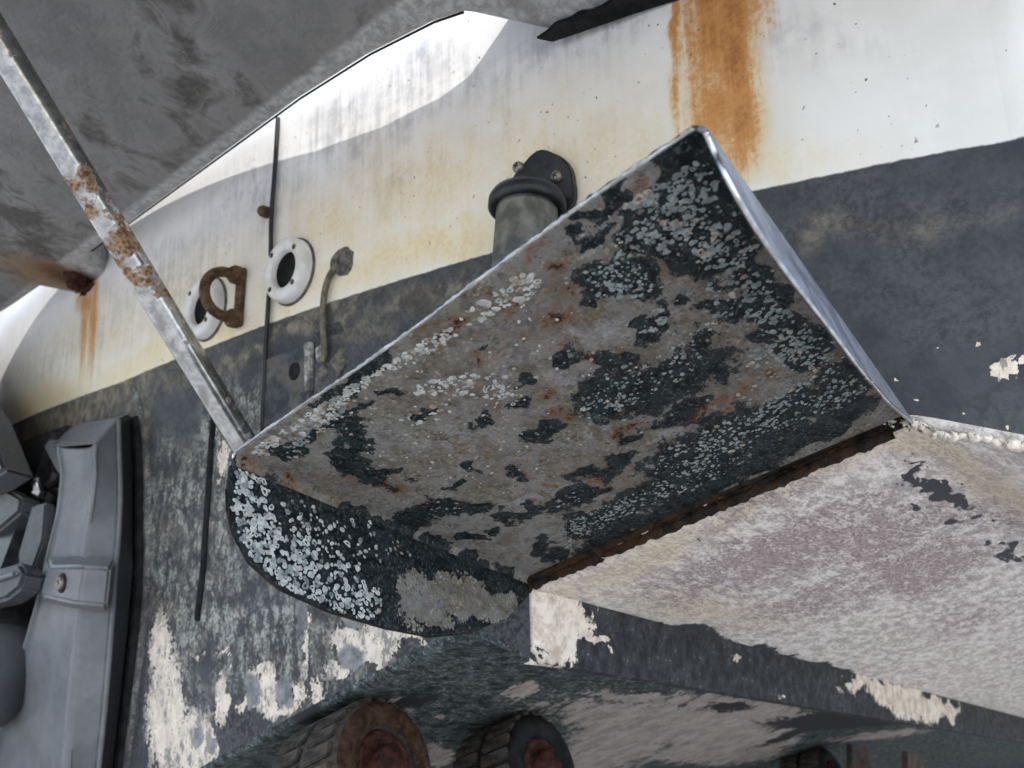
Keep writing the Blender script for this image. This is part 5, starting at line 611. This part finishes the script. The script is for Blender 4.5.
lathe('washer', [(.0150, -.002), (.0150, .0012), (.0138, .002), (.009, .0022)], bp, bn, 'grime_shade', dr, 28)
bt = lathe('hex_bolt', [(.0105, .001), (.0105, .006), (.0095, .007), (.0060, .007), (.0056, .003)], bp, bn, 'brass', dr, 6)
lathe('socket', [(.0060, .0038), (.0003, .0038)], bp, bn, 'black', bt, 6)
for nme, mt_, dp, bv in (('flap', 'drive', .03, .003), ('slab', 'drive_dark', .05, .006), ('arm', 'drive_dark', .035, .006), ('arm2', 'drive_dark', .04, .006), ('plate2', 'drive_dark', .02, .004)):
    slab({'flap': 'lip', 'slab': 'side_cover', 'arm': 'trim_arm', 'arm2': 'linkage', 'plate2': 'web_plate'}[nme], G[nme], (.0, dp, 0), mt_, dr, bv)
ed = np.array(G['arm']); tube('cast_rib', [ed[0] * .65 + ed[7] * .35 + np.array([0, -.004, 0]), ed[1] * .6 + ed[6] * .4 + np.array([0, -.004, 0]), ed[2] * .55 + ed[4] * .45 + np.array([0, -.004, 0])], .004, 'drive', dr, 8)
kb = np.array(G['knob']); lathe('ram', [(.0003, -.06), (.045, -.055), (.055, -.03), (.055, .06), (.045, .085), (.0003, .09)], kb[0] + np.array([-.05, .02, -.01]), (.25, -.2, -.95), 'drive_dark', dr, 28)
hs = smoothpath(G['hose']); tube('hydraulic_hose', hs, .011, 'black_plastic', dr, 12); tube('hydraulic_hose', hs + np.array([-.02, .01, -.035]), .010, 'cable', dr, 12)
lathe('hose_fitting', [(.004, -.02), (.011, -.02), (.011, 0), (.008, .002), (.008, .02), (.0003, .02)], np.array(G['hose'][3]) + np.array([-.02, -.015, -.02]), (.5, -.6, .6), 'tabsteel', dr, 12)
# black box painting in the shade of the cavity behind
box('cavity_shade_box', (-1.98, .47, .03), ((1, 0, 0), (0, 0, 1), (0, 1, 0)), (.36, .36, .05), 'black_plastic', dr, .02)

# ------------------------------------------------------------------ trailer rollers under the hull
p2n = np.cross(np.array([prof[1][0] - prof[0][0], 0, prof[1][1] - prof[0][1]]), FW); p2n /= np.linalg.norm(p2n); p2n = p2n if p2n[2] < 0 else -p2n
ta = np.array([prof[1][0] - prof[0][0], 0, prof[1][1] - prof[0][1]]); ta /= np.linalg.norm(ta)
def p2z(x, y): return np.interp(x, [prof[0][0], prof[1][0]], [prof[0][1], prof[1][1]]) + (y - ty(x, 0)) * FW[2] / FW[1]
def roller(x, y, r, wdt, label, ribs, yaw=0, rust=True):
    con = np.array([x, y, p2z(x, y)]); ctr = con + p2n * (r * 1.04)
    a_ = ta * math.cos(yaw) - FW * math.sin(yaw)
    t = thing('trailer_roller', label, 'trailer roller', ctr - np.array([0, 0, r]), 'rubber rollers under the hull')
    ty_ = lathe('tyre', [(r * .52, wdt * .40), (r * .56, wdt * .46), (r * .74, wdt * .5), (r * .90, wdt * .48), (r * .97, wdt * .42), (r * .965, 0), (r * .97, -wdt * .42), (r * .90, -wdt * .48), (r * .5, -wdt * .5)], ctr, a_, 'rubber' if rust else 'black', t, 48)
    if rust: lathe('rust_ring', [(r * .93, wdt * .485), (r * .84, wdt * .525), (r * .70, wdt * .53), (r * .56, wdt * .50)], ctr, a_, 'rust', t, 40)
    hb = lathe('hub', [(r * .58, wdt * .40), (r * .50, wdt * .47), (r * .44, wdt * .47), (r * .36, wdt * .40), (r * .30, wdt * .42), (.0004, wdt * .42)], ctr, a_, 'rust_dark', t, 32)
    lathe('axle_nut', [(r * .30, wdt * .40), (r * .30, wdt * .56), (r * .25, wdt * .60), (.0004, wdt * .60)], ctr, a_, 'rust_dark', hb, 6)
    x_, y_, d_ = frame(a_)
    lug = None
    for j in range(ribs):
        for s_ in (-1, 1):
            an = 2 * math.pi * (j + .25 * s_) / ribs; c = ctr + a_ * wdt * .235 * s_ + (x_ * math.cos(an) + y_ * math.sin(an)) * r * .985; rad = (c - ctr) - a_ * ((c - ctr) @ a_); rad /= np.linalg.norm(rad); tg = np.cross(a_, rad)
            if lug is None:
                lug = box('tread_lug', (0, 0, 0) , ((1, 0, 0), (0, 1, 0), (0, 0, 1)), (wdt * .195, r * math.pi / ribs * .74, r * .045), 'rubber', ty_, .0015).data
                lo = [o_ for o_ in ty_.children][0]; lo.data.transform(Matrix.Translation(ORG[ty_.name] - OFF))
                o_ = lo
            else:
                o_ = bpy.data.objects.new('tread_lug', lug); C.objects.link(o_); o_.parent = ty_
            mt = Matrix((Vector(a_), Vector(tg), Vector(rad))).transposed().to_4x4(); mt.translation = Vector(c) + OFF - ORG[ty_.name]; o_.matrix_local = mt
    tube('axle', [ctr - a_ * wdt * .95, ctr + a_ * wdt * .5], r * .2, 'trailer', t, 14)
    return ctr, a_
r1 = roller(-.828, .630, .074, .125, 'ribbed rubber trailer roller with orange rust around its hub, nearest under the stern', 22)
r2 = roller(-.822, .91, .072, .12, 'dark rubber trailer roller with a dull hub, second one under the hull', 22, 0, False)
r3 = roller(-.86, 2.05, .07, .12, 'black trailer roller in deep shade far forward under the hull', 22, 0, False)
tl = thing('boat_trailer', 'dark rusty trailer steelwork in the shade below the hull', 'trailer', (-.95, 1.2, -.84))
for ct, a_ in (r1, r2, r3):
    for s_ in (-1,):
        b_ = ct + a_ * s_ * .085; box('roller_bracket', b_ + np.array([0, 0, -.09]), ((1, 0, 0), (0, 1, 0), (0, 0, 1)), (.005, .03, .13), 'trailer', tl, .002)
    box('cross_beam', ct + np.array([-.25, 0, -.25]), ((1, 0, 0), (0, 1, 0), (0, 0, 1)), (.75, .03, .04), 'trailer', tl, .004)
ctr3 = r3[0]
for dx in (.10, .22): slab('roller_bracket', [ctr3 + np.array([dx, -.06, .10]), ctr3 + np.array([dx, .05, .10]), ctr3 + np.array([dx, .09, -.3]), ctr3 + np.array([dx, -.12, -.3])], (.012, 0, 0), 'trailer', tl, .002)
for x_ in (-1.65, -.4): box('side_rail', (x_, 1.9, -.36), ((1, 0, 0), (0, 1, 0), (0, 0, 1)), (.04, 1.6, .05), 'trailer', tl, .004); box('prop_leg', (x_, 1.2, -.63), ((1, 0, 0), (0, 1, 0), (0, 0, 1)), (.035, .035, .215), 'trailer', tl, .004)
